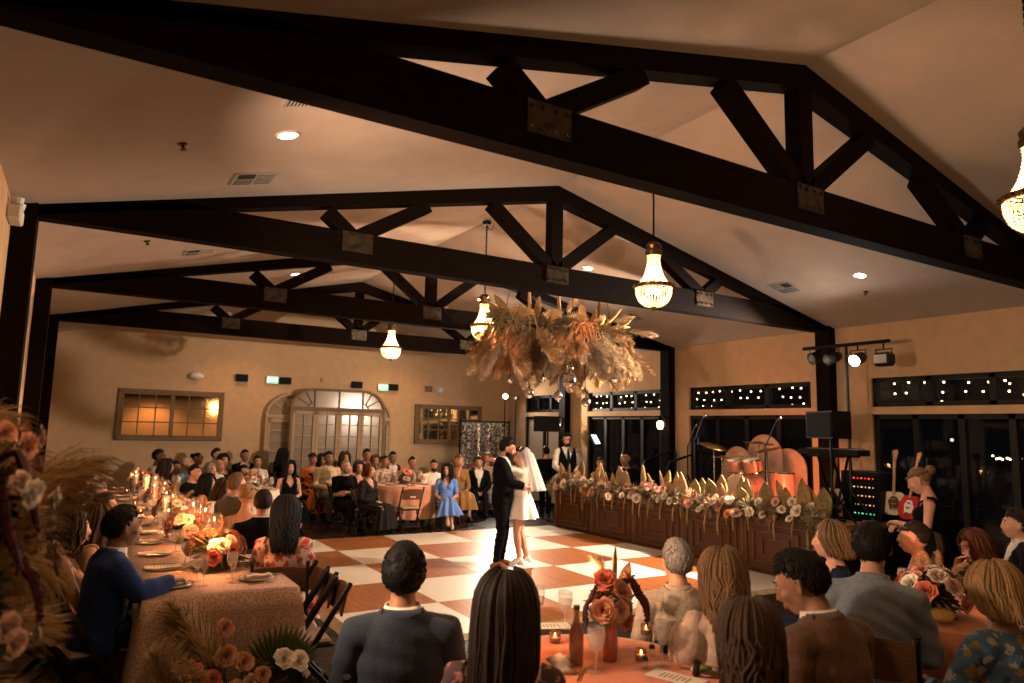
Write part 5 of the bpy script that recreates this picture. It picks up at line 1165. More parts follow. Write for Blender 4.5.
def round_table(x, y, r, cm, tl, cl, drop=.55, folds=14):
    t = thing('round_table', tl, 'table', (x, y, 0)); MB().lathe([(0, .765), (r-.005, .765), (r, .78), (r-.005, .795), (0, .795)], 40).obj('table_top', deckm, t)
    for k in range(4):
        a = PI/4+k*PI/2; MB().tube([(r*.62*math.cos(a), r*.62*math.sin(a), .765), (r*.70*math.cos(a), r*.70*math.sin(a), 0)], .016, 6).obj('leg', blackmetal, t)
    o = round_cloth(r, drop, .806, folds, .035).obj('tablecloth', cm, None, True, (x, y, 0)); tag(o, cl, 'tablecloth')
LT = (.45, 1.47, 5.30, 14.3)
t = thing('long_table', 'long banquet table under the patterned rose cloth', 'table', ((LT[0]+LT[1])/2, (LT[2]+LT[3])/2, 0)); lw, ll = LT[1]-LT[0], LT[3]-LT[2]
MB().box((0, 0, .785), (lw-.02, ll-.02, .03), bev=.008).obj('table_top', deckm, t)
for k in range(5):
    for s in (-1, 1): MB().tube([(s*(lw/2-.12), -ll/2+.3+(ll-.6)*k/4, .77), (s*(lw/2-.12), -ll/2+.3+(ll-.6)*k/4, 0)], .02, 6).obj('leg', blackmetal, t)
b = MB(); P = []; N = 220; per = 2*(lw+ll); rings = []
def edge(u):
    d = u*per
    if d < lw: return V(-lw/2+d, -ll/2, 0), V(0, -1, 0)
    d -= lw
    if d < ll: return V(lw/2, -ll/2+d, 0), V(1, 0, 0)
    d -= ll
    if d < lw: return V(lw/2-d, ll/2, 0), V(0, 1, 0)
    d -= lw; return V(-lw/2, ll/2-d, 0), V(-1, 0, 0)
E_ = []
for (a0, a1, seg) in ((0, lw, 26), (lw, lw+ll, 110), (lw+ll, 2*lw+ll, 22), (2*lw+ll, per, 110)):
    for k in range(seg): E_.append(edge(min(.99999, (a0+(a1-a0)*k/seg)/per)))
rings.append([p*.0+V(0, p.y*.97, .808) for p, d in E_]); rings.append([p+V(0, 0, .808) for p, d in E_])
for i in range(1, 7):
    u = i/6; rr = []
    for k, (p, d) in enumerate(E_):
        kk = min(abs(k-c) for c in (0, 26, 136, 158, len(E_))); corner = max(0, 1-kk/5); cd_ = V(math.copysign(1, p.x), math.copysign(1, p.y), 0).normalized()
        rr.append(p+d*(.012+.03*u+.018*u*math.sin(k*.9+math.sin(k*.31)*2))+cd_*corner*.10*u+V(0, 0, .803-.74*u))
    rings.append(rr)
b.loft(rings, cap=False); o = b.obj('tablecloth', damask, None, True, t.location); tag(o, 'patterned rose damask cloth over the long table', 'tablecloth')
TA = (2.26, 2.86); TB = (5.16, 2.70); TW = (2.72, 13.4); TP = (5.85, 13.75); TR = (8.45, 15.5)
round_table(*TA, .64, ccoral, 'round table under coral cloth nearest the camera', 'coral cloth on the round table with the amaranth centrepiece')
round_table(*TB, .63, ccoral, 'round table under coral cloth at the right of the view', 'coral cloth on the round table at the far right, before the girl in black')
round_table(*TW, .5, cwhite, 'round table under white cloth near the back wall', 'white cloth on the round table near the long mirror', .70)
round_table(*TP, .62, cpeach, 'round table under peach cloth before the arched doors', 'peach cloth on the round table behind the empty folding chair', .62)
round_table(*TR, .58, cpeach, 'small round table by the sequin curtain', 'peach cloth falling to the floor on the table with red flowers', .72)

# ------------------------------------------------------------------ folding chairs
chairw = mat('chair_black_wood', (.016, .011, .009), .35, nz=(20, .3)); padm = mat('chair_pad', (.50, .38, .24), .6, nz=(20, .08)); slatw = wood('chair_back_wood', (.09, .035, .014), (.20, .085, .035), .35, (2, 2, 8), .5)
def chair_proto():
    t = thing('folding_chair', 'folding chair', 'chair', (0, 0, 0))
    for s in (-1, 1):
        b = MB(); b.bar((s*.205, .24, .0), (s*.205, -.265, .84), .024, .038, (0, 1, 0), .006); b.tube([(s*.205, -.262, .835), (s*.205, -.27, .85)], .017, 8); b.obj('front_leg', chairw, t)
        b = MB(); b.bar((s*.178, .12, .43), (s*.178, -.30, .0), .022, .034, (0, 1, 0), .006); b.obj('rear_leg', chairw, t)
    b = MB(); b.box((0, .02, .425), (.36, .40, .022), bev=.006); b.obj('seat', chairw, t)
    b = MB(); b.box((0, .02, .45), (.34, .37, .035), bev=.015); b.obj('seat_pad', padm, t)
    b = MB(); rings = []
    for k in range(13):
        u = k/12*2-1; x = u*.195; yb = -.205-.03*(1-u*u); zt = .80+.018*(1-u*u); rings.append([V(x, yb, .62), V(x, yb-.018, .62), V(x, yb-.055, zt), V(x, yb-.037, zt)])
    b.loft(rings); b.obj('backrest', slatw, t)
    MB().bar((-.2, .17, .115), (.2, .17, .115), .02, .03).obj('front_stretcher', chairw, t); MB().bar((-.175, -.21, .12), (.175, -.21, .12), .02, .03).obj('rear_stretcher', chairw, t)
    return t
proto = chair_proto(); used = [False]
def place_chair(x, y, rz, label, group='folding chairs'):
    if not used[0]:
        used[0] = True; proto.location = (x, y, 0); proto.rotation_euler = (0, 0, rz); proto['label'] = label; proto['group'] = group; return proto
    return dup(proto, (x, y, 0), rz, label, group)
for y, rz, l in ((5.30, 1.50, 'empty folding chair nearest the camera beside the long table'), (5.58, 1.42, 'second empty folding chair along the long table'), (5.84, 1.50, 'third empty folding chair along the long table, next to the red floral dress')):
    place_chair(1.52, y, rz, l, 'empty chairs at the long table')
p = atd(409, 500, 13.5); ch = place_chair(p.x, p.y, -.12, 'empty folding chair with a white paper tag on its back, before the peach table', 'chairs at the back tables')
tg = MB(); tg.box((0, -.262, .70), (.10, .004, .085)); o = tg.obj('paper_tag', white, None); o.matrix_world = ch.matrix_basis.copy(); tag(o, 'small white paper tag hanging on the empty folding chair', 'paper tag'); o.location = ch.location
for body, loc, yaw, s, sit, J in PEOPLE:
    if not sit: continue
    q = Matrix.Rotation(yaw, 3, 'Z') @ V(0, .0, 0); c = dup(proto, (loc.x, loc.y, 0), yaw, 'folding chair under the '+' '.join(body['label'].split(',')[0].split()[:12]), 'folding chairs in use', s)
ec = place_chair(*atd(767, 610, 4.05).xy, -.55, 'empty folding chair turned sideways between puffed sleeves and brown tweed jacket', 'chairs at the near tables')

# ------------------------------------------------------------------ table ware
china = mat('white_china', (.78, .74, .68), .25); gilt = mat('gold_cutlery', (.62, .40, .16), .28, 1.); paper = mat('menu_paper', (.80, .76, .68), .7); napk = mat('napkin_linen', (.76, .70, .62), .85, bump=(30, .3)); waxm = mat('candle_wax', (.72, .36, .24), .6); waxw = mat('candle_wax_ivory', (.80, .68, .50), .6)
flame = glow('candle_flame', (1., .55, .18), 18)
def glassm(n, c, a): return mat(n, c, .03, spec=.8, alpha=a, trans=.35)
gl_clear = glassm('stem_glass', (.86, .84, .80), .22); gl_amber = glassm('amber_glass', (.42, .17, .06), .55); gl_blue = glassm('water', (.70, .72, .70), .35); wine = mat('white_wine', (.75, .52, .2), .05, alpha=.6); wred = mat('red_drink', (.22, .03, .03), .05, alpha=.8); choc = mat('dark_crust', (.05, .025, .015), .7)
ZT = .81
def lat(prof, n=16): return MB().lathe(prof, n)
ME = {}
ME['goblet'] = lat([(0, .0), (.036, .0), (.036, .004), (.006, .008), (.005, .07), (.012, .082), (.034, .11), (.042, .15), (.038, .19), (.036, .19), (.040, .15), (.032, .112), (.010, .086), (0, .084)]).mesh('goblet', gl_clear, True)
ME['water'] = lat([(0, .088), (.028, .112), (.037, .145), (0, .146)]).mesh('water', gl_blue, True)
ME['flute'] = lat([(0, 0), (.032, 0), (.032, .004), (.005, .008), (.005, .08), (.02, .10), (.028, .15), (.024, .22), (.022, .22), (.026, .15), (.016, .102), (0, .09)]).mesh('flute', gl_clear, True)
ME['fill'] = lat([(0, .095), (.016, .104), (.025, .15), (0, .151)]).mesh('wine', wine, True)
ME['tumbler'] = lat([(0, 0), (.034, 0), (.040, .095), (.037, .095), (.031, .008), (0, .008)]).mesh('tumbler', gl_amber, True)
ME['plate'] = lat([(0, 0), (.09, .0), (.135, .014), (.138, .018), (.09, .006), (0, .006)], 28).mesh('plate', china, True)
ME['rim'] = lat([(.130, .0155), (.1385, .0185), (.134, .0195)], 28).mesh('rim', gilt, True)
def cut_me(k):
    b = MB(); b.box((0, -.02, .002), (.008, .12, .003), bev=.001)
    if k == 'fork':
        b.box((0, .055, .003), (.020, .03, .003), bev=.001)
        for q in range(4): b.box((-.008+q*.0053, .085, .004), (.0026, .035, .002))
    else: b.box((.002, .08, .003), (.015, .10, .002), bev=.001)
    return b.mesh(k, gilt)
ME['fork'], ME['knife'] = cut_me('fork'), cut_me('knife')
b = MB(); rings = []
for k in range(9):
    u = k/8*2-1; rings.append([V(-.05-.01*math.sin(k), u*.10, .002), V(0, u*.10, .018+.008*math.sin(k*1.7)), V(.05+.012*math.cos(k*1.3), u*.10, .004), V(.0, u*.10, .0)])
ME['napkin'] = b.loft(rings).mesh('napkin', napk, True)
ME['menu'] = MB().box((0, 0, .001), (.13, .27, .002)).mesh('menu_card', paper)
ME['menu_ink'] = (lambda m: [m.box((0, .07-.022*k, .0024), (.07-.02*(k % 3 == 2), .005, .0006)) for k in range(7)] and m)(MB()).mesh('print', mat('print_brown', (.25, .12, .06), .7))
ME['votive'] = lat([(0, 0), (.034, 0), (.036, .06), (.033, .06), (.031, .006), (0, .006)]).mesh('votive', gl_amber, True)
ME['wax'] = lat([(0, .007), (.029, .007), (.029, .028), (0, .028)], 14).mesh('wax', waxw)
ME['flame'] = (lambda m: m)(MB().ball((0, 0, .012), (.006, .006, .013), 8)).mesh('flame', flame, True)
ME['taper'] = MB().tube([(0, 0, .02), (0, 0, .29), (0, 0, .30)], [.011, .010, .004], 10).mesh('taper', waxm, True)
ME['holder'] = lat([(0, 0), (.035, 0), (.035, .005), (.010, .012), (.009, .03), (.014, .035), (.012, .04), (0, .03)], 14).mesh('holder', brass, True)
ME['hurricane'] = lat([(.038, 0), (.040, .36), (.038, .36), (.036, .002)], 18).mesh('hurricane', glassm('hurricane_glass', (.85, .82, .76), .12), True)
def simple(name, label, cat, group, parts, proto_cache={}):
    """thing built once from shared meshes, then copied"""
    def make(x, y, z, rz=0., sc=1.):
        if name in proto_cache: o = dup(proto_cache[name], (x, y, z), rz, label, group, sc)
        else:
            o = thing(name, label, cat, (x, y, z), rz, group, sc)
            for pn, me, off in parts: inst(pn, ME[me], o, off)
            proto_cache[name] = o
        o['group'] = group; return o
    return make
gob = lambda g, l: simple('water_goblet', l, 'glass', g, (('glass', 'goblet', (0, 0, 0)), ('water', 'water', (0, 0, 0))))
flu = lambda g, l: simple('champagne_flute', l, 'glass', g, (('glass', 'flute', (0, 0, 0)), ('wine', 'fill', (0, 0, 0))))
tum = lambda g, l: simple('amber_tumbler', l, 'glass', g, (('glass', 'tumbler', (0, 0, 0)),))
pla = lambda g, l: simple('dinner_plate', l, 'plate', g, (('dish', 'plate', (0, 0, 0)), ('gold_rim', 'rim', (0, 0, 0))))
nap = lambda g, l: simple('napkin', l, 'napkin', g, (('cloth', 'napkin', (0, 0, 0)),))
men = lambda g, l: simple('menu_card', l, 'menu', g, (('card', 'menu', (0, 0, 0)), ('print', 'menu_ink', (0, 0, 0))))
frk = lambda g, l: simple('fork', l, 'fork', g, (('metal', 'fork', (0, 0, 0)),))
knf = lambda g, l: simple('knife', l, 'knife', g, (('metal', 'knife', (0, 0, 0)),))
vot = lambda g, l: simple('votive_candle', l, 'candle', g, (('cup', 'votive', (0, 0, 0)), ('wax', 'wax', (0, 0, 0)), ('flame', 'flame', (0, 0, .03))))
tap = lambda g, l: simple('taper_candle', l, 'candle', g, (('holder', 'holder', (0, 0, 0)), ('candle', 'taper', (0, 0, .0)), ('flame', 'flame', (0, 0, .30)), ('chimney', 'hurricane', (0, 0, 0))))
T_ = random.Random(3)
# long table: settings down both sides, candles and flowers along the middle
gA = 'place settings along the long table'
n = 13
for s, xs, side in ((-1, LT[0], 'window'), (1, LT[1], 'dance floor')):
    for k in range(n):
        y = LT[2]+.38+(LT[3]-LT[2]-.7)*k/(n-1); x = xs-s*.22; rz = PI/2*s
        pla('dinner plates along the long table, %s side' % side, 'white gold-rimmed plate on the long table, %s side' % side)(x, y, ZT, rz)
        (men if k % 3 else nap)('menus and napkins along the long table, %s side' % side, '%s lying on a plate, long table, %s side' % ('cream menu card' if k % 3 else 'folded beige napkin', side))(x, y, ZT+.020, rz)
        frk('gold forks along the long table, %s side' % side, 'gold fork beside a plate, long table, %s side' % side)(x, y-s*.17, ZT, rz); knf('gold knives along the long table, %s side' % side, 'gold knife beside a plate, long table, %s side' % side)(x, y+s*.17, ZT, rz)
        gob('water goblets along the long table, %s side' % side, 'stemmed water goblet on the long table, %s side' % side)(x-s*.17, y+.10, ZT); flu('champagne flutes along the long table, %s side' % side, 'champagne flute on the long table, %s side' % side)(x-s*.19, y-.06+T_.uniform(-.03, .03), ZT)
cx = (LT[0]+LT[1])/2
for k in range(15):
    y = LT[2]+1.3+(LT[3]-LT[2]-2.)*k/14
    tap('taper candles down the middle of the long table', 'lit taper candle in a clear glass chimney, middle of the long table')(cx+T_.uniform(-.14, .14), y+T_.uniform(-.08, .08), ZT, 0, T_.uniform(.85, 1.2))
    if k % 2: vot('votive candles down the middle of the long table', 'small amber votive candle, middle of the long table')(cx+T_.choice((-.2, .2)), y+.1, ZT)
for k in range(7):
    lamp('candle_light', 'POINT', (cx, LT[2]+.7+(LT[3]-LT[2]-1.4)*k/6, ZT+.36), 6., (1., .52, .22), .05)
for x, y in (TA, TB, TW, TP): lamp('candle_light', 'POINT', (x+.1, y+.15, ZT+.42), 4., (1., .52, .24), .06)
def centre(x, y, z, label, n, kinds, R_, hgt, name='flower_arrangement', vase=True, amar=0, pamp=2, grp=None, leafk=None):
    t = thing(name, label, 'flower arrangement', (x, y, z), 0, grp)
    if vase: lat([(0, 0), (.05, 0), (.075, .05), (.07, .10), (.08, .12), (.065, .115), (.055, .02)], 16).obj('bowl', gl_amber, t, True)
    for k in range(n):
        a = F.uniform(0, 6.28); e = F.uniform(-.1, 1.4); d = V(math.cos(a)*math.cos(e), math.sin(a)*math.cos(e), math.sin(e)); put('rose', roses[F.choice(kinds)], t, (d.x*R_, d.y*R_, hgt*.55+d.z*hgt*.6), d, F.uniform(.85, 1.2))
    for k in range(4): a = F.uniform(0, 6.28); put('leaf_tuft', F.choice(leafk or fill_olive+fill_straw), t, (0, 0, hgt*.5), (math.cos(a), math.sin(a), .8), R_/.13)
    for k in range(pamp): a = F.uniform(0, 6.28); put('pampas_plume', F.choice(plumes['tan']), t, (0, 0, hgt*.4), (.4*math.cos(a), .4*math.sin(a), 1), .42)
    for k in range(amar): a = F.uniform(0, 6.28); hang('amaranth_tail', F.choice(amar_r), t, V(R_*.6*math.cos(a), R_*.6*math.sin(a), hgt*.75), a, 1.)
    return t
for k, l in enumerate(('low peach and ivory arrangement nearest the camera on the long table', 'second low flower arrangement from the near end of the long table', 'third low flower arrangement, middle of the long table', 'fourth low flower arrangement on the long table', 'fifth low flower arrangement, by the candles far down the long table', 'farthest low flower arrangement on the long table')):
    centre(cx+.07, LT[2]+.95+1.45*k, ZT, l, 26, ['white', 'white', 'coral', 'peach', 'toffee', 'blush'], .20, .24, vase=False, pamp=3)
# near table with the amaranth centrepiece
t = thing('flower_arrangement', 'tall coral rose and burgundy amaranth centrepiece on the nearest coral table', 'flower arrangement', tuple(on(2, ZT, 610, 660)))
lat([(0, 0), (.034, 0), (.040, .08), (.036, .19), (.045, .21), (.040, .21), (.032, .19), (.034, .02)], 18).obj('pink_vase', mat('terracotta_glass', (.62, .24, .14), .25, spec=.6), t, True)
for p, d, kd, s_ in (((-.055, -.02, .40), (-.5, -.5, .6), 'coral', 1.0), ((-.09, -.05, .27), (-.6, -.8, .1), 'peach', 1.1), ((.03, -.04, .34), (.2, -.7, .6), 'peach', 1.1), ((.06, -.02, .29), (.5, -.6, .4), 'blush', .9), ((.02, .05, .36), (.2, .6, .6), 'blush', .9), ((.11, .0, .38), (.8, -.2, .7), 'peach', .8), ((.0, -.07, .26), (0, -1, .1), 'blush', .9), ((.05, -.06, .20), (.3, -1, -.3), 'coral', .8), ((-.03, .05, .33), (-.4, .8, .4), 'white', .9)): put('rose', roses[kd], t, p, d, s_)
for a, z, s_ in ((-.45, .36, 1.15), (-.1, .35, 1.3), (.3, .34, 1.0), (3.3, .35, 1.0), (3.0, .32, .8)): hang('amaranth_tail', F.choice(amar_r), t, V(.05*math.cos(a), .05*math.sin(a), z), a, s_)
put('palm_spear', spears['thin'], t, (.03, 0, .36), (.05, .1, 1), .42, .4); put('palm_spear', spears['gold'], t, (.06, 0, .33), (.5, .1, .8), .4, .4)
for k in range(3): put('leaf_tuft', F.choice(fill_olive), t, (0, 0, .28), (F.uniform(-1, 1), F.uniform(-1, .5), .6), .8)
for d in ((-.05, .1, 1), (.0, .15, 1)): put('pampas_plume', plumes['pale'][0], t, (0, 0, .25), d, .36)
put('straw_tuft', fill_straw[1], t, (-.04, 0, .30), (-.6, 0, .8), .7)
def T(fn, px, py, z=ZT, rz=0., sc=1.): p = on(2, z, px, py); return fn(p.x, p.y, z, rz, sc)
g1 = 'on the nearest coral table'
for px, py, w_ in ((565, 628, 'far left'), (662, 664, 'middle'), (596, 672, 'front left')): T(gob('water goblets '+g1, 'stemmed water goblet at the %s of the nearest coral table' % w_), px, py, sc=1.12)
for px, py, w_ in ((540, 622, 'left, beside the dark-haired woman'), (660, 628, 'right, before the beige shirt'), (684, 660, 'front right')): T(flu('flutes '+g1, 'wine glass on the nearest coral table, %s' % w_), px, py)
for px, py, w_ in ((674, 640, 'left of a pair'), (704, 650, 'right of a pair')): T(tum('amber tumblers '+g1, 'amber tumbler %s on the nearest coral table' % w_), px, py)
for px, py, w_ in ((641, 660, 'in front of the centrepiece'), (646, 634, 'behind the centrepiece'), (555, 642, 'by the dark-haired woman')): T(vot('votives '+g1, 'lit votive candle on the nearest coral table, %s' % w_), px, py, sc=.9)
for px, py, rz, w_ in ((703, 658, .6, 'right'), (562, 666, -.5, 'left')): T(nap('napkins '+g1, 'folded pale napkin at the %s of the nearest coral table' % w_), px, py, rz=rz, sc=1.15)
for px, py, rz, w_ in ((676, 678, .35, 'front'), (548, 626, 1.2, 'far left')): T(men('menus '+g1, 'printed menu card lying at the %s of the nearest coral table' % w_), px, py, rz=rz)
T(knf('knives '+g1, 'gold knife by the napkin on the nearest coral table'), 580, 676, rz=-.8); T(frk('forks '+g1, 'gold fork by the menu on the nearest coral table'), 700, 672, rz=.4)
p = on(2, ZT, 576, 664); o = thing('glass_bottle', 'slim clear glass bottle on the nearest coral table beside the centrepiece', 'bottle', p); lat([(0, 0), (.036, 0), (.038, .15), (.016, .21), (.014, .27), (.011, .27), (.013, .21), (.034, .15), (.033, .006), (0, .006)], 16).obj('glass', gl_amber, o, True); lat([(0, .265), (.016, .265), (.016, .285), (0, .285)], 12).obj('stopper', brass, o)
p = on(2, ZT, 668, 652); o = thing('cake_bite', 'dark heart-shaped favour box on the nearest coral table', 'favour box', p); m = MB(); m.poly([(.0, -.035, 0), (.035, .0, 0), (.038, .02, 0), (.022, .034, 0), (0, .02, 0), (-.022, .034, 0), (-.038, .02, 0), (-.035, 0, 0)], .035); m.obj('box', black, o); MB().box((0, 0, .037), (.05, .008, .004)).obj('band', mat('dark_ribbon', (.03, .02, .02), .5), o)
for px, py, w_ in ((645, 668, 'beside'), (652, 656, 'behind')):
    p = on(2, ZT, px, py); o = thing('salt_shaker', 'small clear shaker with metal top %s the front votive' % w_, 'shaker', p); lat([(0, 0), (.018, 0), (.016, .04), (0, .04)], 10).obj('glass', gl_clear, o, True); lat([(0, .04), (.017, .04), (.012, .058), (0, .06)], 10).obj('top', steel, o)
p = on(2, ZT, 706, 673); o = thing('avocado_toast', 'green avocado half on a small dish at the edge of the nearest coral table', 'food', p); lat([(0, 0), (.06, 0), (.075, .012), (.06, .006), (0, .004)], 18).obj('dish', china, o, True); MB().ball((0, 0, .018), (.04, .022, .018), 10).obj('fruit', mat('avocado', (.20, .24, .04), .5), o, True)
# right-hand coral table
centre(5.02, 2.70, ZT, 'peach and coral rose centrepiece with pale grasses on the coral table at far right', 34, ['coral', 'peach', 'white', 'blush', 'coral'], .19, .23, pamp=4)
g2 = 'on the coral table at far right'
for px, py, w_ in ((957, 606, 'nearest the blonde woman'), (905, 598, 'left of the centrepiece')): T(gob('water goblets '+g2, 'stemmed water goblet %s' % w_), px, py, sc=1.1)
for px, py, w_ in ((842, 583, 'by the older woman'), (970, 594, 'before the girl in black')): T(tum('tumblers '+g2, 'amber tumbler %s' % w_), px, py)
p = on(2, ZT, 942, 598); o = thing('water_bottle', 'small plastic water bottle beside the far right centrepiece', 'bottle', p); lat([(0, 0), (.03, 0), (.032, .12), (.03, .15), (.014, .185), (.014, .20), (0, .20)], 14).obj('bottle', gl_clear, o, True); lat([(0, .2), (.016, .2), (.016, .22), (0, .22)], 10).obj('cap', whitep, o)
p = on(2, ZT, 942, 622); o = thing('clutch_bag', 'yellow clutch bag lying at the front edge of the far right coral table', 'bag', p, .5); m = MB(); m.tube([(-.10, 0, .035), (-.05, 0, .045), (.05, 0, .045), (.10, 0, .035)], [(.05, .02), (.07, .035), (.07, .035), (.05, .02)], 14, (0, 1, 0), True); m.obj('bag', mat('yellow_leather', (.62, .40, .12), .5, bump=(20, .4)), o, True); MB().box((0, -.068, .045), (.05, .01, .02), bev=.004).obj('clasp', gilt, o)
T(nap('napkins '+g2, 'folded napkin left of the yellow clutch bag'), 915, 612, rz=.3); T(vot('votives '+g2, 'lit votive candle between goblet and yellow clutch'), 965, 600)
# back tables
for (x, y), l, kd in ((TW, 'pale centrepiece on the white cloth near the back wall', ['white', 'peach', 'blush']), (TP, 'peach centrepiece on the peach table before the arched doors', ['peach', 'coral', 'blush']), (TR, 'red and peach flowers on the table by the sequin curtain', ['coral', 'coral', 'peach'])): centre(x, y, ZT, l, 22, kd, .16, .24, pamp=1, amar=3 if kd[0] == 'coral' else 0)
for (x, y), w_ in ((TW, 'white'), (TP, 'peach'), (TR, 'red-flowered')):
    for k in range(6):
        a = k*PI/3+.3; gob('goblets on the %s back table' % w_, 'water goblet on the %s back table' % w_)(x+.42*math.cos(a), y+.42*math.sin(a), ZT); flu('flutes on the %s back table' % w_, 'champagne flute on the %s back table' % w_)(x+.36*math.cos(a+.4), y+.36*math.sin(a+.4), ZT); pla('plates on the %s back table' % w_, 'white plate on the %s back table' % w_)(x+.40*math.cos(a+.2), y+.40*math.sin(a+.2), ZT, 0, .8)
# ------------------------------------------------------------------ band gear on the stage (deck top at SZ)
DZ = SZ-.01
chrome = mat('chrome', (.75, .74, .72), .15, 1.); drumskin = mat('drum_skin', (.75, .70, .62), .5); drumred = mat('drum_shell', (.50, .27, .19), .3, spec=.6); cymb = mat('cymbal_bronze', (.55, .36, .14), .3, 1.); creamg = mat('guitar_cream', (.72, .62, .45), .25); redg = mat('guitar_red', (.50, .03, .02), .25); maple = wood('maple_neck', (.40, .20, .08), (.58, .33, .15), .35, (6, 6, 1), .5)
led = glow('beam_lens', (1., .97, .92), 400); ledr = glow('led_red', (1., .05, .03), 1.5); ledg = glow('led_green', (.1, 1., .6), .7); ledw = glow('led_white', (1., .70, .4), .5)
def tripod(b, x, y, z, h, sp=.42, r=.018):
    b.tube([(x, y, z+.06), (x, y, z+h)], r, 8)
    for k in range(3): a = k*2.094+.4; b.tube([(x, y, z+.45), (x+sp*math.cos(a), y+sp*math.sin(a), z+.01)], r*.75, 6); b.tube([(x, y, z+.15), (x+sp*.68*math.cos(a), y+sp*.68*math.sin(a), z+.15)], r*.5, 5)
# light stand with four moving lamps on a T bar
q = on(0, 9.9, 846, 345); zt = q.z
t = thing('light_stand', 'black T-bar light stand at the near end of the stage', 'light stand', (9.9, q.y, DZ)); b = MB(); tripod(b, 0, 0, 0, zt-DZ, .38, .022); b.obj('stand', blackmetal, t)
y0, y1 = on(0, 9.9, 803, 341).y, on(0, 9.9, 890, 345).y
b = MB(); b.box((0, (y0+y1)/2-q.y, zt-DZ), (.05, abs(y0-y1), .05), bev=.006); b.obj('cross_bar', blackmetal, t)
for px, py, on_, l in ((817, 357, 0, 'stage lamp at the far left of the T bar'), (832, 358, 0, 'second stage lamp on the T bar, tilted down'), (858, 359, 1, 'shining stage lamp on the T bar'), (884, 358, 0, 'boxy stage lamp at the near end of the T bar')):
    p = on(0, 9.9, px, py); t = thing('stage_lamp', l, 'stage light', p); b = MB()
    if px != 884:
        d = V(-.9, .35 if px < 840 else .05, -.35).normalized(); M = d.to_track_quat('Z', 'Y').to_matrix().to_4x4(); b.T = M; b.lathe([(0, -.14), (.06, -.14), (.085, -.08), (.09, .08), (.10, .10), (.095, .11), (.08, .09)], 18); b.T = None; b.obj('lamp_body', black, t, True)
        b = MB(); b.T = M; b.lathe([(0, .15), (.04, .135), (.07, .11), (.082, .088)], 18); b.obj('lens', led if on_ else mat('lamp_lens', (.30, .32, .34), .08, .3), t, True)
    else:
        b.box((0, 0, -.02), (.2, .26, .2), bev=.04); b.obj('lamp_body', black, t); b = MB(); b.box((-.105, 0, -.02), (.01, .2, .13), bev=.01); b.obj('lens', mat('lamp_lens', (.30, .32, .34), .08, .3), t)
    b = MB(); b.tube([(0, -.12, -.02), (0, -.12, .13), (0, .12, .13), (0, .12, -.02)], .01, 6); b.tube([(0, 0, .13), (0, 0, max(.15, zt-p.z-.02))], .012, 6); b.obj('yoke', blackmetal, t)
# loudspeakers on poles
def speaker(x, y, z0, zc_, w, h, d, rz, label, label2):
    t = thing('speaker_stand', label2, 'speaker stand', (x, y, z0)); b = MB(); tripod(b, 0, 0, 0, zc_-h/2-z0, .4, .02); b.obj('stand', blackmetal, t)
    t = thing('loudspeaker', label, 'loudspeaker', (x, y, zc_-h/2), rz); b = MB(); b.poly([(-w/2, -d/2, 0), (w/2, -d/2, 0), (w*.36, d/2, 0), (-w*.36, d/2, 0)], h); b.obj('cabinet', black, t); MB().box((0, -d/2-.004, h/2), (w*.92, .012, h*.9), bev=.004).obj('grille', grill, t)
    b = MB(); b.box((w*.44, 0, h*.6), (.012, .14, .03)); b.obj('handle', blackmetal, t)
p = on(0, 9.55, 830, 425); speaker(9.55, p.y, DZ, p.z, .62, .40, .38, -PI/2-.35, 'big black loudspeaker on the stage, below the T-bar lamps', 'black pole stand under the stage loudspeaker')
p = atd(548, 424, 16.6); speaker(p.x, p.y, 0, p.z, .62, .36, .38, -.75, 'black loudspeaker on a pole at the far corner by the sequin curtain', 'black pole stand in the far corner under a loudspeaker')
for px, py, yy, l in ((505, 396, 16.75, 'thin lamp stand with a shining lamp by the sequin curtain'), (516, 398, 16.75, 'thin lamp stand with an unlit lamp right of the shining one')):
    p = on(1, yy, px, py); t = thing('lamp_stand', l, 'light stand', (p.x, p.y, 0)); b = MB(); tripod(b, 0, 0, 0, p.z-.08, .35, .016); b.obj('stand', blackmetal, t); b = MB(); b.T = Matrix.Translation((0, 0, p.z)) @ V(-.3, -.9, -.2).to_track_quat('Z', 'Y').to_matrix().to_4x4(); b.lathe([(0, -.10), (.06, -.09), (.075, .05), (.06, .06)], 14); b.obj('lamp_body', black, t, True)
    b = MB(); b.T = Matrix.Translation((0, 0, p.z)) @ V(-.3, -.9, -.2).to_track_quat('Z', 'Y').to_matrix().to_4x4(); b.lathe([(0, .11), (.04, .095), (.06, .06)], 14); b.obj('lens', led if px == 505 else mat('lamp_lens', (.30, .32, .34), .08, .3), t)
# drum kit
dx, dy = 9.75, 8.25
t = thing('drum_kit', 'drum kit with bronze cymbals behind the stage flowers', 'drum kit', (dx, dy, DZ))
def drum(nm, c, r, h, ax, m=None):
    b = MB(); b.T = Matrix.Translation(c) @ Vector(ax).to_track_quat('Z', 'Y').to_matrix().to_4x4(); b.lathe([(r, -h/2), (r, h/2)], 24); o = b.obj(nm, m or drumred, t, True)
    b = MB(); b.T = Matrix.Translation(c) @ Vector(ax).to_track_quat('Z', 'Y').to_matrix().to_4x4(); TT = b.T
    for s in (-1, 1):
        b = MB(); b.T = TT; b.lathe([(0, s*h/2), (r*.98, s*h/2)], 24); b.obj('drum_head', drumskin, o)
        b = MB(); b.T = TT; b.lathe([(r*.98, s*h/2-.012), (r*1.03, s*h/2-.01), (r*1.03, s*h/2+.012), (r*.97, s*h/2+.012)], 24); b.obj('hoop', chrome, o)
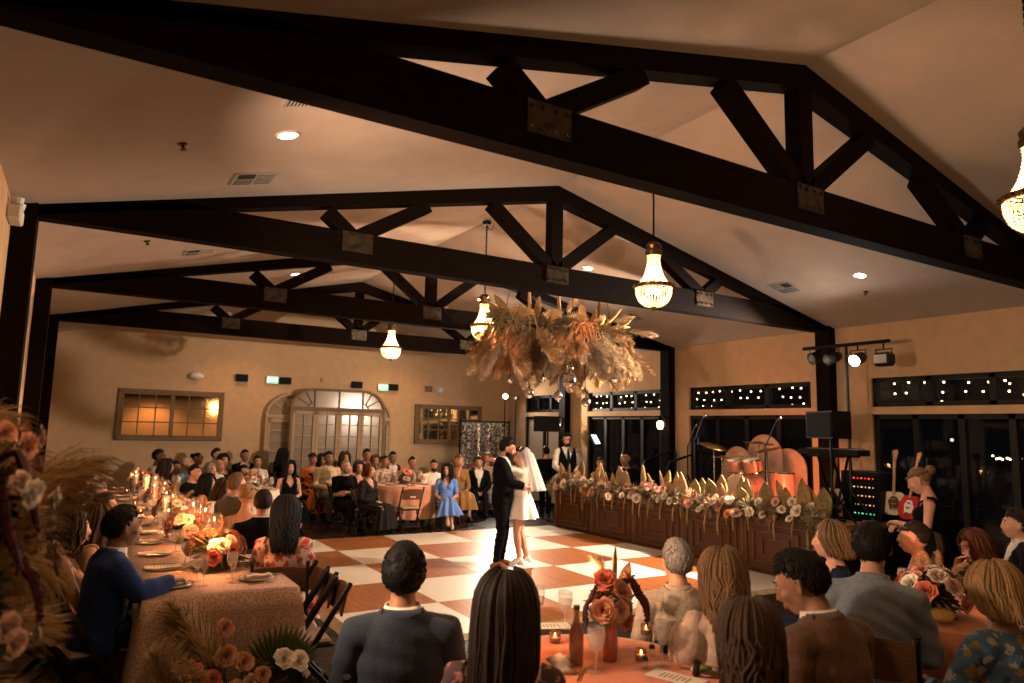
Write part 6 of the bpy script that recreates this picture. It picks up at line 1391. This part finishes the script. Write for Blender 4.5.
drum('bass_drum', (0, 0, .29), .28, .4, (-1, 0, 0)); drum('rack_tom', (-.05, .18, .72), .15, .2, (-.3, 0, 1)); drum('rack_tom', (-.05, -.18, .72), .15, .2, (-.3, 0, 1)); drum('floor_tom', (.35, -.45, .42), .2, .38, (0, 0, 1)); drum('snare_drum', (.4, .35, .55), .18, .15, (0, 0, 1), chrome)
for cx_, cy_, cz, r, a in ((-.1, .62, 1.02, .24, .3), (-.15, -.55, 1.0, .23, -.25), (.25, .75, .82, .17, .0), (.15, -.15, 1.10, .25, .1)):
    b = MB(); b.tube([(cx_, cy_, 0.02), (cx_, cy_, cz)], .011, 6)
    for k in range(3): b.tube([(cx_, cy_, .3), (cx_+.2*math.cos(k*2.1), cy_+.2*math.sin(k*2.1), .01)], .009, 5)
    o = b.obj('cymbal_stand', chrome, t); b = MB(); b.T = Matrix.Translation((cx_, cy_, cz)) @ Matrix.Rotation(a, 4, 'X'); b.lathe([(0, .03), (.03, .028), (.05, .01), (r, -.008), (r, -.011), (.05, .005), (0, .02)], 26); b.obj('cymbal', cymb, o, True)
# arched backdrop boards behind the drums
arch = mat('backdrop_board', (.62, .42, .30), .7, nz=(6, .1))
for px0, px1, pyt, xx, l in ((724, 752, 447, 10.35, 'lowest arched board behind the drums, nearest the flowers'), (748, 782, 435, 10.5, 'tallest arched board behind the drums'), (772, 806, 449, 10.62, 'arched board behind the drums beside the loudspeaker')):
    a, b_, c = on(0, xx, px0, 460), on(0, xx, px1, 460), on(0, xx, (px0+px1)/2, pyt); w_ = abs(a.y-b_.y); h_ = c.z; t = thing('arched_board', l, 'backdrop board', (xx, (a.y+b_.y)/2, DZ if xx < 10.6 else DZ)); hh = h_-DZ
    P = [(0, -w_/2, 0), (0, w_/2, 0)]+[(0, w_/2*math.cos(k*PI/14), hh-w_/2+w_/2*math.sin(k*PI/14)) for k in range(15)]; MB().poly(P, .03, (1, 0, 0)).obj('board', arch, t)
    e = MB(); e.tube([p for p in P[1:]], .012, 6); e.obj('edging', palewood, t); MB().box((.15, 0, .02), (.3, w_*.5, .03)).obj('foot', black, t)
# guitars on stands
def guitar(px, py, xx, m, pick, label, lean=.25, yawz=0.):
    p = on(0, xx, px, py); t = thing('electric_guitar', label, 'guitar', (xx, p.y, DZ+.02), -PI/2+yawz, None, .85); b = MB(); P = []
    for k in range(40):
        a = 2*PI*k/40; r = .195+.028*math.cos(2*a)-.03*math.exp(-((a-.35)/.3)**2)-.03*math.exp(-((a-2.8)/.3)**2); P.append((r*math.cos(a)*1.0, 0, r*1.15*math.sin(a)+(.05*abs(math.cos(a)) if 0 < a < PI else 0)))
    M = Matrix.Translation((0, 0, .30)) @ Matrix.Rotation(-lean, 4, 'X'); b.T = M; b.poly(P, .045, (0, 1, 0)); b.obj('body', m, t)
    b = MB(); b.T = M; b.poly([(-.06, -.004, -.10), (.09, -.004, -.08), (.11, -.004, .02), (.05, -.004, .12), (-.03, -.004, .13), (-.09, -.004, .05)], .006, (0, -1, 0)); b.obj('pickguard', pick, t)
    b = MB(); b.T = M; b.box((0, -.008, .47), (.048, .024, .62), bev=.006); b.obj('neck', maple, t); b = MB(); b.T = M; b.poly([(-.025, -.01, .77), (.03, -.01, .77), (.055, -.01, .90), (.03, -.01, .95), (-.035, -.01, .92)], .02, (0, 1, 0)); b.obj('headstock', maple if m is not black else black, t)
    b = MB(); b.T = M
    for k in range(6): b.tube([(-.034, .0, .79+.024*k), (-.055, .0, .79+.024*k)], .006, 5)
    b.box((0, -.014, -.09), (.07, .016, .03)); b.box((0, -.012, .0), (.07, .012, .02)); b.box((0, -.012, .08), (.07, .012, .02)); b.obj('hardware', chrome, t)
    t2 = thing('guitar_stand', 'black stand holding the '+label.split(' on ')[0], 'guitar stand', (xx, p.y, DZ), -PI/2+yawz); b = MB()
    for s in (-1, 1): b.tube([(s*.09, -.10, .13), (s*.09, .06, .11), (s*.03, .09, .30), (0, .10, .4)], .01, 6); b.tube([(0, .09, .3), (s*.18, -.12, .01)], .01, 6)
    b.tube([(0, .10, .4), (0, .3, .01)], .01, 6); b.obj('stand', blackmetal, t2)
guitar(832, 490, 9.95, creamg, black, 'white guitar with black pickguard on a stand below the loudspeaker'); guitar(893, 490, 10.3, creamg, mat('tortoiseshell', (.12, .035, .02), .3), 'cream guitar with reddish pickguard on a stand by the woman in black tank top', .2, .2); guitar(908, 502, 9.9, redg, white, 'red guitar on a stand half behind the woman in black tank top', .3, -.3)
# keyboard on a stand
p = on(0, 9.75, 833, 452); t = thing('keyboard', 'black stage keyboard on an X stand below the loudspeaker', 'keyboard', (9.75, p.y, p.z)); MB().box((0, 0, 0), (.30, 1.0, .09), bev=.01).obj('case', black, t); MB().box((.07, 0, .047), (.12, .92, .008)).obj('white_keys', china, t); b = MB()
for k in range(24): b.box((.045, -.45+.0385*k, .055), (.07, .012, .012))
b.obj('black_keys', black, t)
t = thing('keyboard_stand', 'black X stand under the stage keyboard', 'keyboard stand', (9.75, p.y, DZ)); h = p.z-DZ-.05; b = MB()
for y in (-.12, .12): b.bar((-.2, y, .02), (.2, y, h), .03, .02); b.bar((.2, y, .02), (-.2, y, h), .03, .02)
b.box((.2, 0, .02), (.03, .6, .03)); b.box((-.2, 0, .02), (.03, .6, .03)); b.box((.2, 0, h-.01), (.03, .6, .03)); b.box((-.2, 0, h-.01), (.03, .6, .03)); b.obj('frame', blackmetal, t)
# effects rack with small lit displays
p = on(0, 10.35, 868, 490); t = thing('amplifier_rack', 'black equipment rack with small lit displays behind the light stand', 'equipment rack', (10.35, p.y, DZ)); MB().box((0, 0, .36), (.42, .62, .72), bev=.015).obj('case', black, t)
for k in range(5):
    b = MB(); b.box((-.215, 0, .10+.13*k), (.012, .56, .11), bev=.004); o = b.obj('rack_unit', blackmetal, t); b = MB()
    for j in range(7): b.box((-.224, -.22+.06*j, .10+.13*k), (.006, .03 if j % 2 else .012, .02))
    b.obj('display', (ledg, ledw, mat('led_dim', (.3, .12, .05), .5, emit=(1, .4, .15), es=1.), ledw, ledr)[k], o)
# microphone stands and music stand
for x, y, h, l in ((9.25, 7.45, 1.45, 'microphone boom stand before the drum kit, near end'), (9.3, 9.0, 1.5, 'microphone boom stand before the drum kit, far end'), (10.1, 9.95, 1.35, 'microphone boom stand by the dark post')):
    t = thing('microphone_stand', l, 'microphone stand', (x, y, DZ)); b = MB(); tripod(b, 0, 0, 0, h*.75, .28, .012); b.tube([(0, 0, h*.72), (-.15, -.35, h)], .010, 6); b.obj('stand', blackmetal, t); b = MB(); b.tube([(-.15, -.35, h), (-.18, -.42, h+.03)], [.012, .02], 8, None, True); b.ball((-.19, -.44, h+.04), .028, 8); b.obj('microphone', steel, t)
p = atd(595, 440, 15.0); t = thing('music_stand', 'music stand with a glowing tablet above the seated person in glasses', 'music stand', (p.x, p.y, 0)); b = MB(); tripod(b, 0, 0, 0, p.z-.05, .3, .012); b.obj('stand', blackmetal, t); b = MB(); b.T = Matrix.Translation((0, 0, p.z)) @ Matrix.Rotation(.55, 4, 'Z') @ Matrix.Rotation(-.5, 4, 'X'); b.box((0, .0, 0), (.46, .012, .30), bev=.004); b.obj('desk', black, t)
b = MB(); b.T = Matrix.Translation((0, 0, p.z)) @ Matrix.Rotation(.55, 4, 'Z') @ Matrix.Rotation(-.5, 4, 'X'); b.box((.03, -.014, .01), (.30, .01, .22), bev=.004); o = b.obj('tablet', mat('tablet_screen', (.5, .6, .7), .3, emit=(.55, .72, .9), es=1.6), None, loc=(p.x, p.y, 0)); tag(o, 'glowing tablet leaning on the music stand', 'tablet')
# handrails by the dark post, behind the flowers
for y, l in ((10.75, 'black bent handrail by the dark post behind the stage flowers'), (10.05, 'second black handrail, sloping, behind the stage flowers')):
    t = thing('handrail', l, 'handrail', (10.15, y, 0)); b = MB(); b.tube([(-.5, 0, 0), (-.5, 0, 1.30), (-.42, 0, 1.42), (.35, 0, 1.62), (.42, 0, 1.60), (.42, 0, 0)], .022, 8); b.obj('rail', blackmetal, t)
# lamps seen outside through the glass
for px, py, d, l in ((960, 417, 2.2, 'small white lamp glinting outside through the glass doors'), (952, 440, 1.6, 'dim amber lamp outside below the small white lamp')):
    p = on(0, XR+d, px, py); t = thing('outdoor_lamp', l, 'outdoor lamp', (p.x, p.y, 0)); MB().tube([(0, 0, 0), (0, 0, p.z-.03)], .02, 6).obj('post', blackmetal, t); MB().ball((0, 0, p.z), .03 if d > 2 else .022, 10).obj('bulb', glow('outdoor_white', (.9, .95, 1.), 40) if d > 2 else glow('outdoor_amber', (1., .75, .5), 12), t)
p = on(0, XR+1.5, 1016, 459); string(XR+1.5, p.y-.25, p.y+.35, p.z, p.z, 12, 'short bunched warm festoon string outside at the right edge of the view', .02)
# ------------------------------------------------------------------ light and view
w = bpy.data.worlds.new('night'); sc.world = w; w.use_nodes = True
w.node_tree.nodes['Background'].inputs[0].default_value = (.012, .012, .016, 1); w.node_tree.nodes['Background'].inputs[1].default_value = .3
sc.view_settings.view_transform = 'Standard'; sc.view_settings.look = 'None'; sc.view_settings.exposure = .58
# flood held at the near left wall, aimed across the room at the stage side
lamp('side_flood', 'SPOT', (-.36, 3.78, 2.3), 520, (1., .78, .58), .05, (9., 7.4, 3.9), 1.65, .6)
lamp('near_table_fill', 'SPOT', (-.36, 3.6, 2.25), 260, (1., .76, .54), .08, (4.6, 1.9, .7), 1.15, .7)  # extra fill added beside the side flood to brighten near tables and guests
lamp('dj_flood', 'SPOT', on(0, 9.8, 845, 366), 1500, (1., .88, .74), .05, (3.3, 11.6, 1.0), 1.75, .5)
lamp('far_flood', 'SPOT', on(1, 16.6, 505, 396), 600, (1., .88, .72), .05, (6., 6., 3.0), 1.9, .5)
lamp('stage_wash', 'SPOT', (9.4, 6.9, 1.0), 60, (1., .34, .14), .1, (10.7, 8.3, 1.3), 1.6, .6)
for x in (3.1, 7.0): lamp('down_spot', 'SPOT', (x, -2.4, 4.6), 130, (1., .60, .30), .05, (x, -3.2, 0), 2.2, .6)  # bare spots added behind the camera to brighten the front wall, no fixtures
lamp('pampas_fill', 'POINT', (.5, 1.6, 2.6), 7, (1., .58, .28), .1)  # unseen warm fill without a fixture, added to lift the near pampas
vs = sc.view_settings; vs.use_curve_mapping = True; cm = vs.curve_mapping; cv = cm.curves[3]
cv.points.new(.22, .165); cv.points.new(.70, .745); cm.update()
